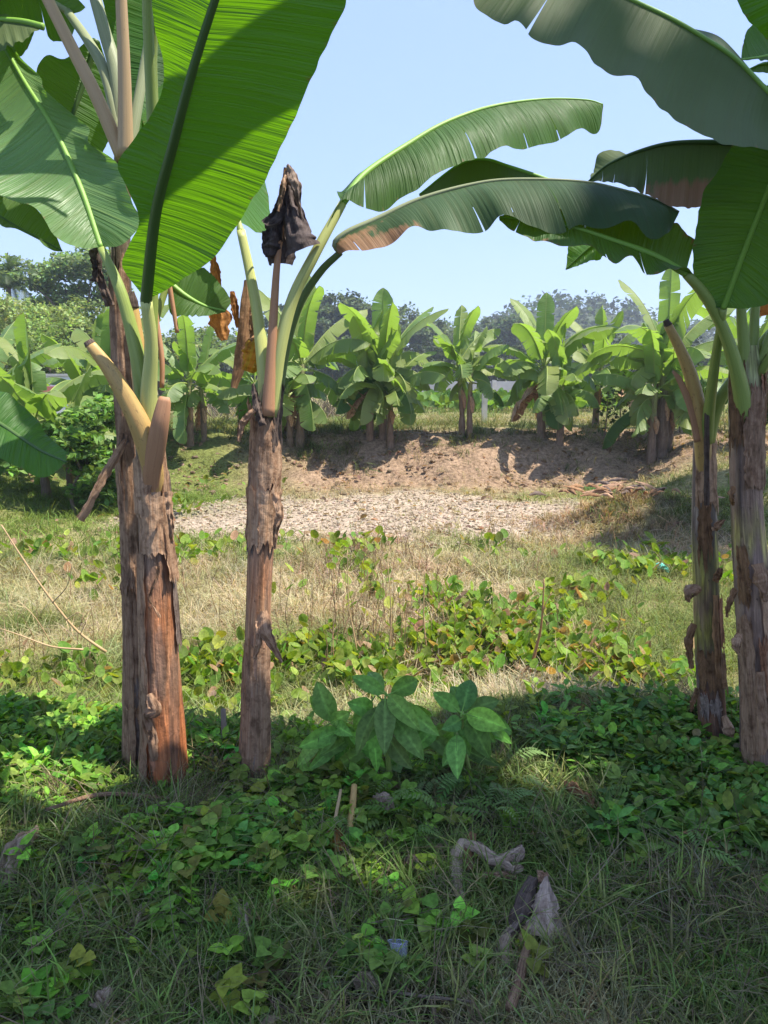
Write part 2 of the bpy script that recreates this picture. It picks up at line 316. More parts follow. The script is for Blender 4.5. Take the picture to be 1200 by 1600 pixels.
# ------------------------------------------------------------------ ground
def zones(x, y):
    """0..1 masks of what the ground is made of"""
    n1 = fbm(x, y, .9, 3, 21) - .5; n2 = fbm(x, y, 3.1, 3, 33) - .5
    gx, gy = x - .25, y - 12.0
    grav = 1 - ss(.75, 1.12, np.sqrt((gx / 4.3) ** 2 + (gy / 2.15) ** 2) + n1 * .55 + n2 * .3)
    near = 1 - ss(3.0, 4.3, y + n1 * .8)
    bank = ss(13.6, 14.8, y + n1 * .8 - .05 * x) * (1 - ss(17.4, 19.0, y))
    field = ss(17.4, 19.0, y)
    lgreen = ss(1.5, 3.4, -x + n1 * 1.8) * ss(10.8, 13.0, y + n1 - .25 * np.minimum(x + 3, 0)) * (1 - ss(19, 22, y))
    return grav, near, bank, field, lgreen, n1, n2
def build_ground():
    def axis(lims):
        return np.concatenate([np.arange(a, b, s) for a, b, s in lims] + [[lims[-1][1]]])
    ys = axis([(-6, .6, .3), (.6, 4.8, .05), (4.8, 9, .09), (9, 19, .085), (19, 30, .4), (30, 60, 1.5), (60, 200, 10), (200, 900, 50)])
    xs = axis([(-500, -100, 40), (-100, -30, 5), (-30, -11, .8), (-11, 11, .1), (11, 30, .8), (30, 100, 5), (100, 500, 40)])
    X, Y = np.meshgrid(xs, ys); Z = gz(X, Y)
    grav, near, bank, field, lg, n1, n2 = zones(X, Y)
    Z = Z + grav * .05 * (fbm(X, Y, 9, 2, 2) - .5) + bank * (.2 * (fbm(X, Y, 1.5, 3, 8) - .5) + .07 * np.abs(fbm(X, Y, 4.5, 3, 18) - .5))
    k = lambda c: np.array(c)[None, None]
    col = k((.27, .245, .12)) * (1 + .5 * n2[..., None]) + k((.02, .05, -.01)) * n1[..., None]
    mix = lambda a, b, f: a * (1 - f[..., None]) + b * f[..., None]
    col = mix(col, k((.28, .20, .14)) * (1 + .7 * n2[..., None]), bank)
    col = mix(col, k((.40, .335, .265)) * (1 + .4 * n2[..., None]), grav)
    col = mix(col, k((.26, .235, .12)) * (1 + .5 * n1[..., None]), field)
    col = mix(col, k((.12, .165, .035)) * (1 + .5 * n2[..., None]), np.maximum(lg, field * ss(.05, .3, n1 + .1)) * .85)
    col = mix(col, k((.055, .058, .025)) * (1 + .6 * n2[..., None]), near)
    ny, nx = X.shape; i, j = np.meshgrid(np.arange(ny - 1), np.arange(nx - 1), indexing='ij'); a = (i * nx + j).ravel()
    m, t, out = mat_new("soil"); at = nd(t, "ShaderNodeAttribute", attribute_name="Col").outputs[0]; geo = nd(t, "ShaderNodeNewGeometry").outputs["Position"]
    f1 = noise(t, geo, 14, 6, .65); f2 = noise(t, geo, 55, 4, .6)
    c = mixc(t, mixc(t, at, (.5, .46, .42), 1.0, 'MULTIPLY'), mixc(t, at, (1.5, 1.45, 1.4), 1.0, 'MULTIPLY'), ramp(t, f1, [(.3, (0, 0, 0)), (.7, (1, 1, 1))]))
    c = mixc(t, c, mixc(t, c, (.5, .46, .42), 1.0, 'MULTIPLY'), ramp(t, f2, [(.5, (0, 0, 0)), (.68, (.8, .8, .8))]))
    h = nd(t, "ShaderNodeMath", operation='MULTIPLY_ADD'); t.links.new(f2, h.inputs[0]); h.inputs[1].default_value = .4; t.links.new(f1, h.inputs[2])
    t.links.new(bsdf(t, c, .92, .15, bump(t, h.outputs[0], .9, .05)).outputs[0], out.inputs[0])
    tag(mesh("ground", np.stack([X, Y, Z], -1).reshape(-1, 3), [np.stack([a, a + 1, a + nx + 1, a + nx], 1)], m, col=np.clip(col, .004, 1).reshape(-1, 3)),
        "bank, dry pond bed and field of bare soil", kind="structure")
build_ground()

# ------------------------------------------------------------------ banana leaves, stems and sheaths
def blade_arr(mid, Le, Re, ns=60, nt_=9, wav=.012, waven=9, bulge=.04, tears=0, seed=0, dryf=None, gap=.05):
    """a leaf blade between its midrib and its two edges (all polylines); slits open at the tears"""
    g = np.random.default_rng(seed); s = np.linspace(0, 1, ns)
    Mi = crv(mid, ns); Lc = Mi[1:] - Mi[:-1]; Ltot = np.linalg.norm(Lc, axis=1).sum()
    Vs, Fs, U, D, off = [], [], [], [], 0
    for side, E in ((-1, Le), (1, Re)):
        if E is None: continue
        Ei = crv(E, ns)
        cuts = [0] + sorted(g.choice(np.arange(4, ns - 4), min(tears, ns - 9), replace=False).tolist()) + [ns - 1] if tears else [0, ns - 1]
        ph = g.uniform(0, 6.3, 4); wk = waven * g.uniform(.8, 1.25)
        for a, b in zip(cuts[:-1], cuts[1:]):
            if b - a < 1: continue
            idx = np.linspace(a, b, b - a + 1); sm = idx / (ns - 1)
            t = np.linspace(0, 1, nt_); SM, T = np.meshgrid(sm, t, indexing='ij')
            c = (a + b) / 2 / (ns - 1); depth = g.uniform(.3, .98)
            sh = 1 - gap * 2 * np.clip((T - (1 - depth)) / depth, 0, 1) * (1 if tears else 0)
            se = c + (SM - c) * sh
            ip = lambda A, q: np.stack([np.interp(q, s, A[:, k]) for k in range(3)], -1)
            m_, e_ = ip(Mi, SM), ip(Ei, se)
            e_ = m_ + (e_ - m_) * (1 + .035 * (vn(SM * 46, 0 * SM + seed, 1, side + 3) - .6) + .05 * np.minimum(0, vn(SM * 17, 0 * SM, 1, seed + side) - .28))[..., None]
            tang = nrm(ip(np.gradient(Mi, axis=0), SM)); acr = nrm(e_ - m_ + 1e-6); nn = nrm(np.cross(tang, acr)) * side
            w_ = np.linalg.norm(e_ - m_, axis=-1)
            rip = wav * 3.2 * ((fbm(SM * wk, 0 * SM + seed + side, 1.0, 2, seed) - .5) * T ** 1.4 + .5 * (vn(SM * wk * 3.1, 0 * SM + seed, 1.0, side + seed) - .5) * T ** 2.5)
            rip = rip + (g.normal(0, .05) * w_ * T * min(1, gap / .04) if tears else 0)
            P = m_ + (e_ - m_) * T[..., None] + nn * (bulge * w_ * np.sin(np.pi * T) + rip * np.clip(w_ / .1, 0, 1))[..., None]
            n_, k = P.shape[:2]; i, j = np.meshgrid(np.arange(n_ - 1), np.arange(k - 1), indexing='ij'); q = (i * k + j).ravel() + off
            f = np.stack([q, q + 1, q + k + 1, q + k], 1); Fs.append(f if side > 0 else f[:, ::-1])
            Vs.append(P.reshape(-1, 3)); U.append(np.stack([SM * Ltot, T * side * .5 + .5], -1).reshape(-1, 2)); off += n_ * k
            d = np.zeros_like(SM) if dryf is None else dryf(SM, T * side); D.append(np.stack([d] * 3, -1).reshape(-1, 3))
    return np.vstack(Vs), [np.vstack(Fs)], np.vstack(U), np.vstack(D), Mi
def edge_dry(SM, T):                            # browned margins and tips
    return .13 + .27 * np.abs(T) ** 7 + .25 * ss(.92, 1.0, SM)
def px(L):
    return [Py(*p) for p in L]
def hero_leaf(plant, mid, Le, Re, mat='leaf', rib='rib_green', r0=.012, r1=.003, stalk=None, stalk_r=.016, stalk_mat=None, seed=0, label=None, name="leaf", ribside=1.0, **kw):
    """a near leaf traced from pixels at its own distances: blade, midrib (sub-part) and stalk"""
    kw.setdefault('dryf', edge_dry)
    m, l, r = px(mid), (px(Le) if Le else None), (px(Re) if Re else None)
    V, F, uv, D, Mi = blade_arr(m, l, r, seed=seed, **kw)
    o = mesh(name, V, F, M[mat], plant, col=D, uv=uv)
    if label: o["label"] = label
    rr = np.linspace(r0, r1, len(Mi)); Vt, Ft, ut = tube_arr(Mi, rr, 8)
    mesh("midrib", Vt, Ft, M[rib], o, uv=ut)
    if stalk:
        sp = px(stalk); sr = stalk_r if isinstance(stalk_r, (list, tuple)) else np.linspace(stalk_r, max(r0, stalk_r * .6), len(sp))
        tube("stalk", sp, sr, M[stalk_mat or 'stalk_green'], o, 10)
    return o
def stalk_part(plant, pts, r, mat, name="stalk", flat=.8, nseg=12):
    sp = px(pts); rr = r if isinstance(r, (list, tuple)) else [r] * len(sp)
    return tube(name, sp, rr, M[mat], plant, nseg, flat=flat)
class Stem:
    """pseudostem of wrapped sheaths round a traced axis"""
    def __init__(self, plant, axis, wid, cols, seed, nseg=80, nh=190, layers=11):
        g = np.random.default_rng(seed)
        A = np.array([Py(u, v, y) for u, v, y in axis]); A[0, 2] = min(A[0, 2], gz(A[0, 0], A[0, 1]) - .06)
        rad = np.array([w_ * .5 * math.hypot(y, .3) / FPX for w_, (u, v, y) in zip(wid, axis)])
        q = crv(np.column_stack([A, rad]), nh); self.P, self.r, self.g = q[:, :3], q[:, 3], g
        th = np.linspace(0, 2 * np.pi, nseg + 1); H = q[:, 2][:, None]; TH = th[None]
        lob = 0
        lay = np.ones((1, 1, 1))
        for _ in range(6):                       # spiralling sheath edges: small steps in radius and in tone
            k, p, tw = g.uniform(.03, .085), g.uniform(0, 6.28), g.uniform(-.9, .9)
            saw = ((TH + p + tw * H + .5 * (fbm(TH * 0 + p, H * 2.2, 2, 2, seed) - .5)) % (2 * np.pi)) / (2 * np.pi)
            lob = lob + k * (saw - .5); kt = g.normal(0, .34); lay = lay * (1 + kt * (saw - .5))[..., None] * (1 - .55 * np.exp(-(1 - saw) * 28))[..., None]
        wr = .05 * (fbm(np.cos(TH) * 1.1 + 0 * H, np.sin(TH) * 1.1 + H * 3.3, 2.2, 3, seed) - .5)
        Rr = q[:, 3][:, None] * (1 + lob + wr)
        Rr[:, -1] = Rr[:, 0]
        V = q[:, None, :3] + Rr[..., None] * np.stack([np.sin(TH) + 0 * H, -np.cos(TH) + 0 * H, 0 * H + 0 * TH], -1)
        hs = np.array([c[0] for c in cols]); cs = np.array([c[1] for c in cols])
        hj = H + .18 * (fbm(np.sin(TH) * 1.5, H * 1.1 + np.cos(TH) * 1.5, 2.0, 3, seed + 5) - .5)
        colr = np.stack([np.interp(hj, hs, cs[:, k]) for k in range(3)], -1)
        pt = ss(.54, .6, fbm(np.sin(TH) * 1.2 + 9, H * 2.4 + np.cos(TH) * 1.2, 1.6, 3, seed + 9))[..., None]
        colr = colr * (1 - pt) + pt * (colr * .45 + np.array([.13, .085, .06]))
        colr = np.clip(colr * np.clip(lay, .3, 2.2) * (.8 + .5 * fbm(TH * 2, H * 9, 1.5, 3, seed + 4))[..., None], .01, 1)
        m = nseg + 1; i, j = np.meshgrid(np.arange(nh - 1), np.arange(nseg), indexing='ij'); a = (i * m + j).ravel()
        uv = np.stack(np.broadcast_arrays(TH / 6.28 + 0 * H, H + 0 * TH), -1)
        self.o = mesh("stem", V.reshape(-1, 3), [np.stack([a, a + 1, a + m + 1, a + m], 1)], M['stem'], plant, col=colr.reshape(-1, 3), uv=uv.reshape(-1, 2))
        self.plant = plant; zt = [c[0] for c in cols][-1]
        if layers:
            y = axis[0][2]; zs = self.P[:, 2]
            for q in range(layers):
                z1 = zs[0] + .08 + (zs[-1] - zs[0] - .35) * g.random(); hgt = g.uniform(.10, .38); v_of = lambda z: 800 - FPX * math.tan(math.atan2(z - CAM_H, y) + R(PITCH)); a = g.uniform(-85, 70); self.sheath(v_of(z1 + hgt), v_of(z1), y, a, a + g.uniform(18, 70), lift=g.uniform(.001, .006), flare=g.uniform(-.004, .016) * (g.random() < .5), jag=g.uniform(.02, .07), mat=('dry', 'dry_red', 'dry_grey', 'dry_dark')[g.choice(4, p=(.4, .3, .22, .08))], seed=seed * 40 + q, peel=g.uniform(0, .016) * (g.random() < .5), edge=g.uniform(.0, .012))
    def sheath(self, v0, v1, y, a0, a1, lift=.006, flare=0., jag=.03, mat='dry', seed=0, curl=0., name="dry_sheath", peel=0., edge=.004):
        """a loose dry sheath lying on the stem between photo rows v0 (top) and v1 (bottom); flare lifts its top, peel its bottom"""
        g = np.random.default_rng(seed); z0, z1 = Py(600, v0, y)[2], Py(600, v1, y)[2]; n, k = 44, 26
        t = np.linspace(0, 1, n); s = np.linspace(0, 1, k); T, S_ = np.meshgrid(t, s, indexing='ij')
        jn = fbm(S_ * 5 + seed, 0 * S_, 2, 5, seed) - .5 + .5 * (vn(S_ * 26 + seed, 0 * S_) - .5); z1e = z1 + jag * jn * 3; z0e = z0 - jag * jn * 2
        Z = z1e + (z0e - z1e) * T
        ed = .16 * (fbm(T * 7, 0 * T + seed, 2, 4, seed + 1) - .5)
        An = R(a0) + (R(a1) - R(a0)) * S_ + ed * (S_ - .5) * 3 + curl * (1 - T) ** 2
        ip = lambda A: np.interp(Z, self.P[:, 2], A)
        Rr = ip(self.r) * 1.06 + lift * (.4 + .6 * np.sin(np.pi * S_)) + edge * np.abs(2 * S_ - 1) ** 5 + flare * T ** 3 + peel * (1 - T) ** 3 + .010 * (fbm(S_ * 5, T * 3, 2, 3, seed + 3) - .5)
        V = np.stack([ip(self.P[:, 0]) + Rr * np.sin(An), ip(self.P[:, 1]) - Rr * np.cos(An), Z], -1)
        i, j = np.meshgrid(np.arange(n - 1), np.arange(k - 1), indexing='ij'); a = (i * k + j).ravel()
        return mesh(name, V.reshape(-1, 3), [np.stack([a, a + 1, a + k + 1, a + k], 1)], M[mat], self.plant, uv=np.stack([S_ * .25, Z], -1).reshape(-1, 2))
def ribbon_arr(P, wid, curl=.6, ns=40, k=9, seed=0, rough=.012, face=(0, -1, .3)):
    """a dry strip along P with a curled, crumpled cross-section"""
    P = np.asarray(P, float); wid = np.asarray(wid, float) if np.ndim(wid) else np.full(len(P), wid)
    q = crv(np.column_stack([P, wid]), ns); P, wd = q[:, :3], q[:, 3]; T = nrm(np.gradient(P, axis=0))
    A = nrm(np.cross(T, np.array(face, float))); N = nrm(np.cross(A, T)); s = np.linspace(-1, 1, k)
    t = np.linspace(0, 1, ns)[:, None]; nz = fbm(s[None] * 2 + seed, t * 7, 1.3, 3, seed) - .5
    ang = s[None] * curl * 1.6 * (.7 + .8 * vn(t * 4, 0 * t, 1, seed))
    r_ = wd[:, None] * .5 / max(curl * 1.3, .3)
    jag = 1 + .35 * (vn(t * 16, np.sign(s)[None] + 0 * t, 1, seed + 2) - .5) * np.abs(s[None])
    V = P[:, None] + A[:, None] * (r_ * np.sin(ang) * jag)[..., None] + N[:, None] * (r_ * (np.cos(ang) - 1) + rough * 2.2 * nz + rough * .5 * np.sin(s[None] * 9 + 5 * vn(t * 3, 0 * t, 1, seed + 7)) * np.sin(np.pi * np.clip(t, 0, 1)))[..., None]
    i, j = np.meshgrid(np.arange(ns - 1), np.arange(k - 1), indexing='ij'); a = (i * k + j).ravel()
    L = np.concatenate([[0], np.cumsum(np.linalg.norm(np.diff(P, axis=0), axis=1))])
    uv = np.stack(np.broadcast_arrays(s[None] * .1 + 0 * t, L[:, None] + 0 * s[None]), -1)
    return V.reshape(-1, 3), [np.stack([a, a + 1, a + k + 1, a + k], 1)], uv.reshape(-1, 2)
def ribbon(name, P, wid, mat, parent=None, **kw):
    V, F, uv = ribbon_arr(P, wid, **kw); return mesh(name, V, F, M[mat], parent, uv=uv)
def auto_leaf(plant, base, az, e0, length, wid, droop, mat, seed, stalkl=.3, stalk_r=.02, stmat='stalk_green', tears=0, fold=.5, ns=30, nt_=5, split=False, dry=None, wav=.015):
    """a leaf from the crown: azimuth az, rising at e0, bending over by droop (radians)"""
    g = np.random.default_rng(seed); n = 18; t = np.linspace(0, 1, n); L = length + stalkl
    e = e0 - droop * t ** 1.6; a = az + g.normal(0, .12) * t
    d = np.stack([np.cos(e) * np.sin(a), np.cos(e) * np.cos(a), np.sin(e)], 1) * (L / (n - 1))
    P = np.asarray(base, float) + np.concatenate([[[0, 0, 0]], np.cumsum(d[:-1], 0)])
    k = stalkl / L; Q = crv(P, 40, np.linspace(k, 1, 40)); T = nrm(np.gradient(Q, axis=0))
    side = nrm(np.cross(T, np.array([0, 0, 1.0]) + .3 * np.array([math.sin(az), math.cos(az), 0])))
    tw = g.normal(0, .35); up = np.cross(side, T); s = np.linspace(0, 1, 40)
    wp = wid * np.clip(np.minimum(s / .12, 1), 0, 1) ** .5 * np.clip((1 - s) / .17, 0, 1) ** .5
    fl, fr = fold + g.normal(0, .2), fold + g.normal(0, .2)
    def edge(sg, f):
        A = side * math.cos(tw) + up * math.sin(tw); B = up * math.cos(tw) - side * math.sin(tw)
        return Q + sg * A * (wp * math.cos(f))[:, None] - B * (wp * math.sin(f))[:, None] - np.array([0, 0, 1]) * (wp * .25)[:, None]
    V, F, uv, D, Mi = blade_arr(Q, edge(-1, fl), edge(1, fr), ns=ns, nt_=nt_, wav=wav, tears=tears, seed=seed, dryf=dry or edge_dry, gap=.06)
    pr = np.concatenate([np.linspace(stalk_r, stalk_r * .55, 8), np.linspace(stalk_r * .5, stalk_r * .15, 12)])
    Pt = np.vstack([crv(P, 8, np.linspace(0, k, 8)), crv(P, 12, np.linspace(k + .01, 1, 12))]); Vt, Ft, ut = tube_arr(Pt, pr, 6)
    if split:
        o = mesh("leaf", V, F, M[mat], plant, col=D, uv=uv); mesh("stalk", Vt, Ft, M[stmat], o, uv=ut); return o
    off = len(V); V2 = np.vstack([V, Vt]); me_F = F + [f + off for f in Ft]
    o = mesh("leaf", V2, me_F, [M[mat], M[stmat]], plant, col=np.vstack([D, np.zeros((len(Vt), 3))]), uv=np.vstack([uv, ut]))
    nf = len(F[0]); mi = np.zeros(len(o.data.polygons), np.int32)
    mi[nf:] = 1
    o.data.polygons.foreach_set("material_index", mi); return o

# ------------------------------------------------------------------ the near banana plants
def plant_at(name, u, v, y, label, group="banana plants on the near bank"):
    p = Py(u, v, y); return thing(name, (p[0], p[1], float(gz(p[0], p[1]))), label, "banana plant", group)
def near_clump():
    # --- tall dark stem behind
    p = plant_at("banana_plant", 224, 1215, 2.76, "tall banana plant with thin dark stem half hidden behind the orange-brown stem")
    st = Stem(p, [(230, 1235, 2.76), (222, 1100, 2.78), (215, 900, 2.8), (205, 700, 2.8), (192, 520, 2.8), (188, 400, 2.8), (190, 300, 2.8), (192, 225, 2.8)], [54, 47, 42, 37, 31, 27, 25, 22],
              [(0, (.24, .125, .085)), (.5, (.26, .145, .105)), (1.0, (.15, .11, .09)), (1.4, (.11, .085, .065)), (1.9, (.16, .12, .08)), (2.5, (.30, .25, .14))], 11, layers=8)
    st.sheath(695, 1000, 2.8, -75, 35, seed=1); st.sheath(420, 690, 2.8, -60, 60, seed=2, mat='dry', jag=.06); st.sheath(850, 1190, 2.78, -80, -5, seed=3, peel=.02)
    st.sheath(700, 880, 2.8, -85, -20, seed=7, flare=.012, mat='dry')
    tan = 'stalk_tan'
    hero_leaf(p, [(112, 22, 3.0), (75, 0, 2.98), (40, -15, 2.95), (-40, -40, 2.9), (-140, -40, 2.9)], [(120, 38, 3.0), (105, 64, 3.05), (80, 62, 3.05), (60, 40, 3.0), (42, 78, 3.05), (25, 88, 3.05), (12, 60, 3.0), (-40, 40, 2.95), (-140, 0, 2.9)],
              [(138, 15, 3.0), (100, -22, 3.0), (40, -70, 3.0), (-40, -100, 2.95), (-140, -60, 2.9)], 'leaf_dark', 'stalk_grey', stalk=[(192, 228, 2.8), (166, 120, 2.85), (138, 65, 2.92), (105, 18, 3.0)], stalk_r=[.024, .019, .017, .014], stalk_mat='stalk_grey', seed=3, tears=3)
    hero_leaf(p, [(68, 42, 2.8), (30, 33, 2.8), (-40, 28, 2.8), (-120, 20, 2.8)], [(68, 43, 2.8), (36, 62, 2.75), (10, 74, 2.72), (-40, 78, 2.7), (-120, 80, 2.7)], [(68, 41, 2.8), (30, 27, 2.85), (-40, 12, 2.9), (-120, -10, 2.9)], 'leaf_wax', seed=4)
    hero_leaf(p, [(150, 62, 3.3), (134, 120, 3.3), (108, 200, 3.28), (92, 290, 3.25)], [(138, 62, 3.3), (100, 92, 3.25), (74, 87, 3.25), (57, 112, 3.25), (58, 170, 3.25), (70, 240, 3.25), (92, 290, 3.25)],
              [(156, 65, 3.3), (168, 110, 3.35), (176, 170, 3.4), (172, 215, 3.4), (140, 270, 3.35), (92, 290, 3.25)], 'leaf_dark', 'rib_dark', seed=5, r0=.014)
    hero_leaf(p, [(212, 200, 2.95), (224, 120, 3.1), (238, 10, 3.2), (248, -140, 3.2)], [(205, 215, 3.0), (188, 130, 3.12), (163, 20, 3.2), (160, -90, 3.2), (248, -140, 3.2)], [(225, 225, 3.0), (268, 150, 3.12), (288, 40, 3.2), (290, -70, 3.2), (248, -140, 3.2)], 'leaf_dark', 'rib_dark', seed=6)
    stalk_part(p, [(193, 250, 2.78), (150, 150, 2.74), (112, 75, 2.72), (72, -5, 2.7), (40, -70, 2.7)], [.025, .022, .020, .018, .016], tan)
    stalk_part(p, [(196, 240, 2.80), (182, 120, 2.84), (163, 50, 2.86), (148, -5, 2.88), (130, -80, 2.9)], [.028, .024, .021, .020, .018], 'stalk_grey')
    stalk_part(p, [(196, 245, 2.76), (194, 120, 2.73), (189, 0, 2.7), (185, -80, 2.68)], [.027, .021, .018, .016], tan)
    stalk_part(p, [(202, 235, 2.82), (212, 180, 2.84), (226, 100, 2.88), (239, 20, 2.92), (246, -50, 2.95)], [.022, .018, .016, .015, .014], 'stalk_grey')
    for (u, v, y, az, e, ln, wd, dr, sd) in ((40, -70, 2.7, -1.2, .95, 1.5, .28, 1.3, 31), (130, -80, 2.9, -.5, 1.2, 1.5, .26, 1.0, 32), (185, -80, 2.68, 2.75, 1.3, 1.5, .27, 1.2, 33)):
        auto_leaf(p, Py(u, v, y), az, e, ln, wd, dr, 'leaf', sd, .05, .016, tears=2, split=True)
    ribbon("dry_sheath", px([(196, 686, 2.72), (180, 712, 2.68), (160, 745, 2.66), (140, 785, 2.65), (124, 812, 2.65)]), [.012, .022, .026, .03, .036], 'dry', p, seed=4, rough=.006, curl=.5)
    for pts, wd in (([(150, 385, 2.72), (152, 420, 2.72), (160, 450, 2.72), (172, 478, 2.74)], .03), ([(142, 390, 2.7), (148, 420, 2.7), (145, 440, 2.7)], .02)):
        ribbon("dry_leaf", px(pts), wd, 'dry_dark', p, seed=9)
    tube("dry_stalk", px([(236, 430, 2.74), (245, 500, 2.73), (253, 560, 2.72), (253, 606, 2.72)]), [.008, .008, .009, .008], M['stalk_brown'], p, 8)
    tube("dry_stalk", px([(262, 430, 2.76), (268, 465, 2.76), (277, 520, 2.76)]), [.009, .008, .007], M['stalk_brown'], p, 8)

    # --- stem in front with the two great leaves
    p = plant_at("banana_plant", 262, 1235, 2.66, "banana plant with the orange-brown stem, cut yellow stalks and the largest glowing green leaf")
    st = Stem(p, [(265, 1280, 2.62), (259, 1150, 2.66), (250, 1000, 2.66), (243, 850, 2.66), (238, 740, 2.66), (234, 690, 2.66), (232, 640, 2.66)], [78, 70, 60, 50, 46, 42, 30],
              [(0, (.46, .15, .05)), (.25, (.48, .18, .07)), (.42, (.42, .22, .12)), (.62, (.46, .19, .08)), (.85, (.28, .17, .11)), (1.0, (.30, .21, .15)), (1.15, (.34, .25, .17)), (1.3, (.45, .36, .16))], 12, layers=0)
    st.sheath(770, 862, 2.66, -35, 70, lift=.010, flare=.006, seed=11, jag=.02, name="dry_sheath"); st.sheath(715, 800, 2.66, -75, 12, seed=12, lift=.012)
    st.sheath(690, 900, 2.66, 45, 80, seed=13, peel=.02, mat='dry'); st.sheath(860, 1090, 2.66, -70, -22, seed=14, jag=.06, mat='dry'); st.sheath(1060, 1235, 2.66, -70, -28, seed=15, peel=.035, jag=.05)
    st.sheath(735, 1010, 2.66, 66, 95, seed=17, lift=.003, mat='dry_grey')
    ribbon("dry_sheath", px([(231, 1085, 2.56), (240, 1110, 2.54), (228, 1118, 2.55), (236, 1150, 2.56), (240, 1190, 2.56)]), [.02, .04, .03, .03, .02], 'dry', p, seed=6, curl=.5)
    ribbon("dry_sheath", px([(236, 865, 2.57), (246, 885, 2.56), (244, 905, 2.56), (234, 935, 2.56), (250, 965, 2.56)]), [.010, .012, .010, .008, .005], 'dry', p, seed=8)
    ribbon("dry_sheath", px([(262, 768, 2.57), (264, 800, 2.55), (267, 830, 2.55), (268, 850, 2.56)]), [.03, .03, .02, .012], 'dry', p, seed=18, curl=.9)
    stalk_part(p, [(240, 800, 2.66), (238, 735, 2.61), (222, 675, 2.58), (200, 628, 2.56), (172, 580, 2.54), (148, 548, 2.53), (139, 536, 2.53)], [.030, .036, .037, .031, .024, .019, .016], 'stalk_yellow', "cut_stalk", .75)
    tube("cut_end", px([(141, 539, 2.53), (137, 533, 2.53)]), [.0185, .015], M['dry_dark'], p, 12, flat=.75)
    stalk_part(p, [(238, 800, 2.65), (236, 745, 2.60), (243, 700, 2.57), (250, 660, 2.55), (256, 628, 2.55), (257, 620, 2.55)], [.025, .030, .032, .029, .022, .016], 'stalk_brown', "cut_stalk", .45)
    stalk_part(p, [(238, 700, 2.68), (226, 640, 2.68), (216, 560, 2.68), (208, 495, 2.68), (205, 470, 2.68)], [.034, .034, .028, .023, .018], 'stalk_yellow', "cut_stalk")
    tube("cut_end", px([(207, 482, 2.68), (205, 468, 2.68), (206, 455, 2.68)]), [.021, .02, .008], M['dry_dark'], p, 12)
    hero_leaf(p, [(158, 388, 2.68), (126, 294, 2.74), (86, 205, 2.82), (37, 126, 2.9), (0, 61, 2.97), (-50, -20, 3.05), (-110, -90, 3.12)],
              [(158, 386, 2.68), (131, 384, 2.6), (93, 369, 2.56), (70, 345, 2.58), (47, 322, 2.60), (14, 313, 2.63), (-20, 285, 2.68), (-70, 200, 2.8), (-110, 90, 2.9), (-130, 0, 3.0), (-110, -90, 3.12)],
              [(160, 386, 2.68), (187, 384, 2.62), (205, 369, 2.60), (218, 345, 2.62), (200, 303, 2.67), (182, 254, 2.71), (140, 224, 2.75), (138, 200, 2.79), (112, 177, 2.82), (70, 140, 2.87), (61, 117, 2.9), (28, 84, 2.94), (0, 20, 3.0), (-60, -60, 3.08), (-110, -90, 3.12)],
              'leaf_light', 'rib_green', .011, .004, stalk=[(232, 690, 2.66), (222, 600, 2.66), (206, 520, 2.66), (186, 450, 2.66), (158, 388, 2.68)], stalk_r=[.034, .029, .023, .019, .013], stalk_mat='stalk_green', seed=21, ns=110, nt_=14, wav=.012, waven=5, bulge=.07)
    hero_leaf(p, [(228, 470, 2.52), (243, 336, 2.35), (271, 224, 2.2), (299, 117, 2.08), (336, 0, 1.98), (375, -110, 1.9), (410, -220, 1.86), (440, -300, 1.85)],
              [(227, 467, 2.52), (191, 418, 2.47), (200, 385, 2.42), (217, 345, 2.36), (196, 290, 2.31), (184, 257, 2.28), (205, 222, 2.25), (232, 185, 2.2), (254, 140, 2.13), (254, 95, 2.08), (238, 30, 2.0), (240, -60, 1.95), (300, -200, 1.88), (440, -300, 1.85)],
              [(231, 468, 2.52), (262, 452, 2.49), (289, 434, 2.46), (336, 401, 2.42), (369, 355, 2.38), (411, 289, 2.3), (448, 215, 2.23), (485, 131, 2.15), (518, 56, 2.08), (541, 0, 2.03), (560, -90, 1.97), (540, -200, 1.9), (440, -300, 1.85)],
              'leaf_big', 'rib_dark', .019, .006, stalk=[(236, 700, 2.63), (232, 620, 2.6), (236, 540, 2.56), (228, 470, 2.52)], stalk_r=[.034, .028, .021, .019], stalk_mat='stalk_pale', seed=22, ns=150, nt_=18, wav=.006, waven=6, bulge=.05)
    for (q, w0, sd) in ((((-.60, 2.40, 2.70), (-.30, 2.24, 3.05), (.06, 2.06, 3.32), (.42, 1.95, 3.45), (.75, 1.90, 3.40)), .10, 61), (((-.62, 2.30, 2.75), (-.42, 2.00, 3.2), (-.16, 1.72, 3.45), (.12, 1.52, 3.5), (.38, 1.40, 3.4)), .085, 62)):  # leaves added out of view to cast bands of shade on the great leaf
        Q = crv(np.array(q), 30); T = nrm(np.gradient(Q, axis=0)); sdv = nrm(np.cross(T, np.array([-.75, .25, .6]))); wv = (w0 * np.sin(np.pi * np.linspace(.06, .97, 30)) ** .5)[:, None]
        V, F, uv, D, Mi = blade_arr(Q, Q - sdv * wv, Q + sdv * wv, ns=60, nt_=6, tears=0, seed=sd, dryf=edge_dry, wav=.02); o = mesh("leaf", V, F, M['leaf_dark'], p, col=D, uv=uv)
        Vt, Ft, ut = tube_arr(crv(np.vstack([Py(234, 640, 2.66), [-.72, 2.55, 2.1], Q[0], Q[15], Q[-1]]), 30), np.linspace(.022, .004, 30), 8); mesh("stalk", Vt, Ft, M['stalk_green'], o, uv=ut)
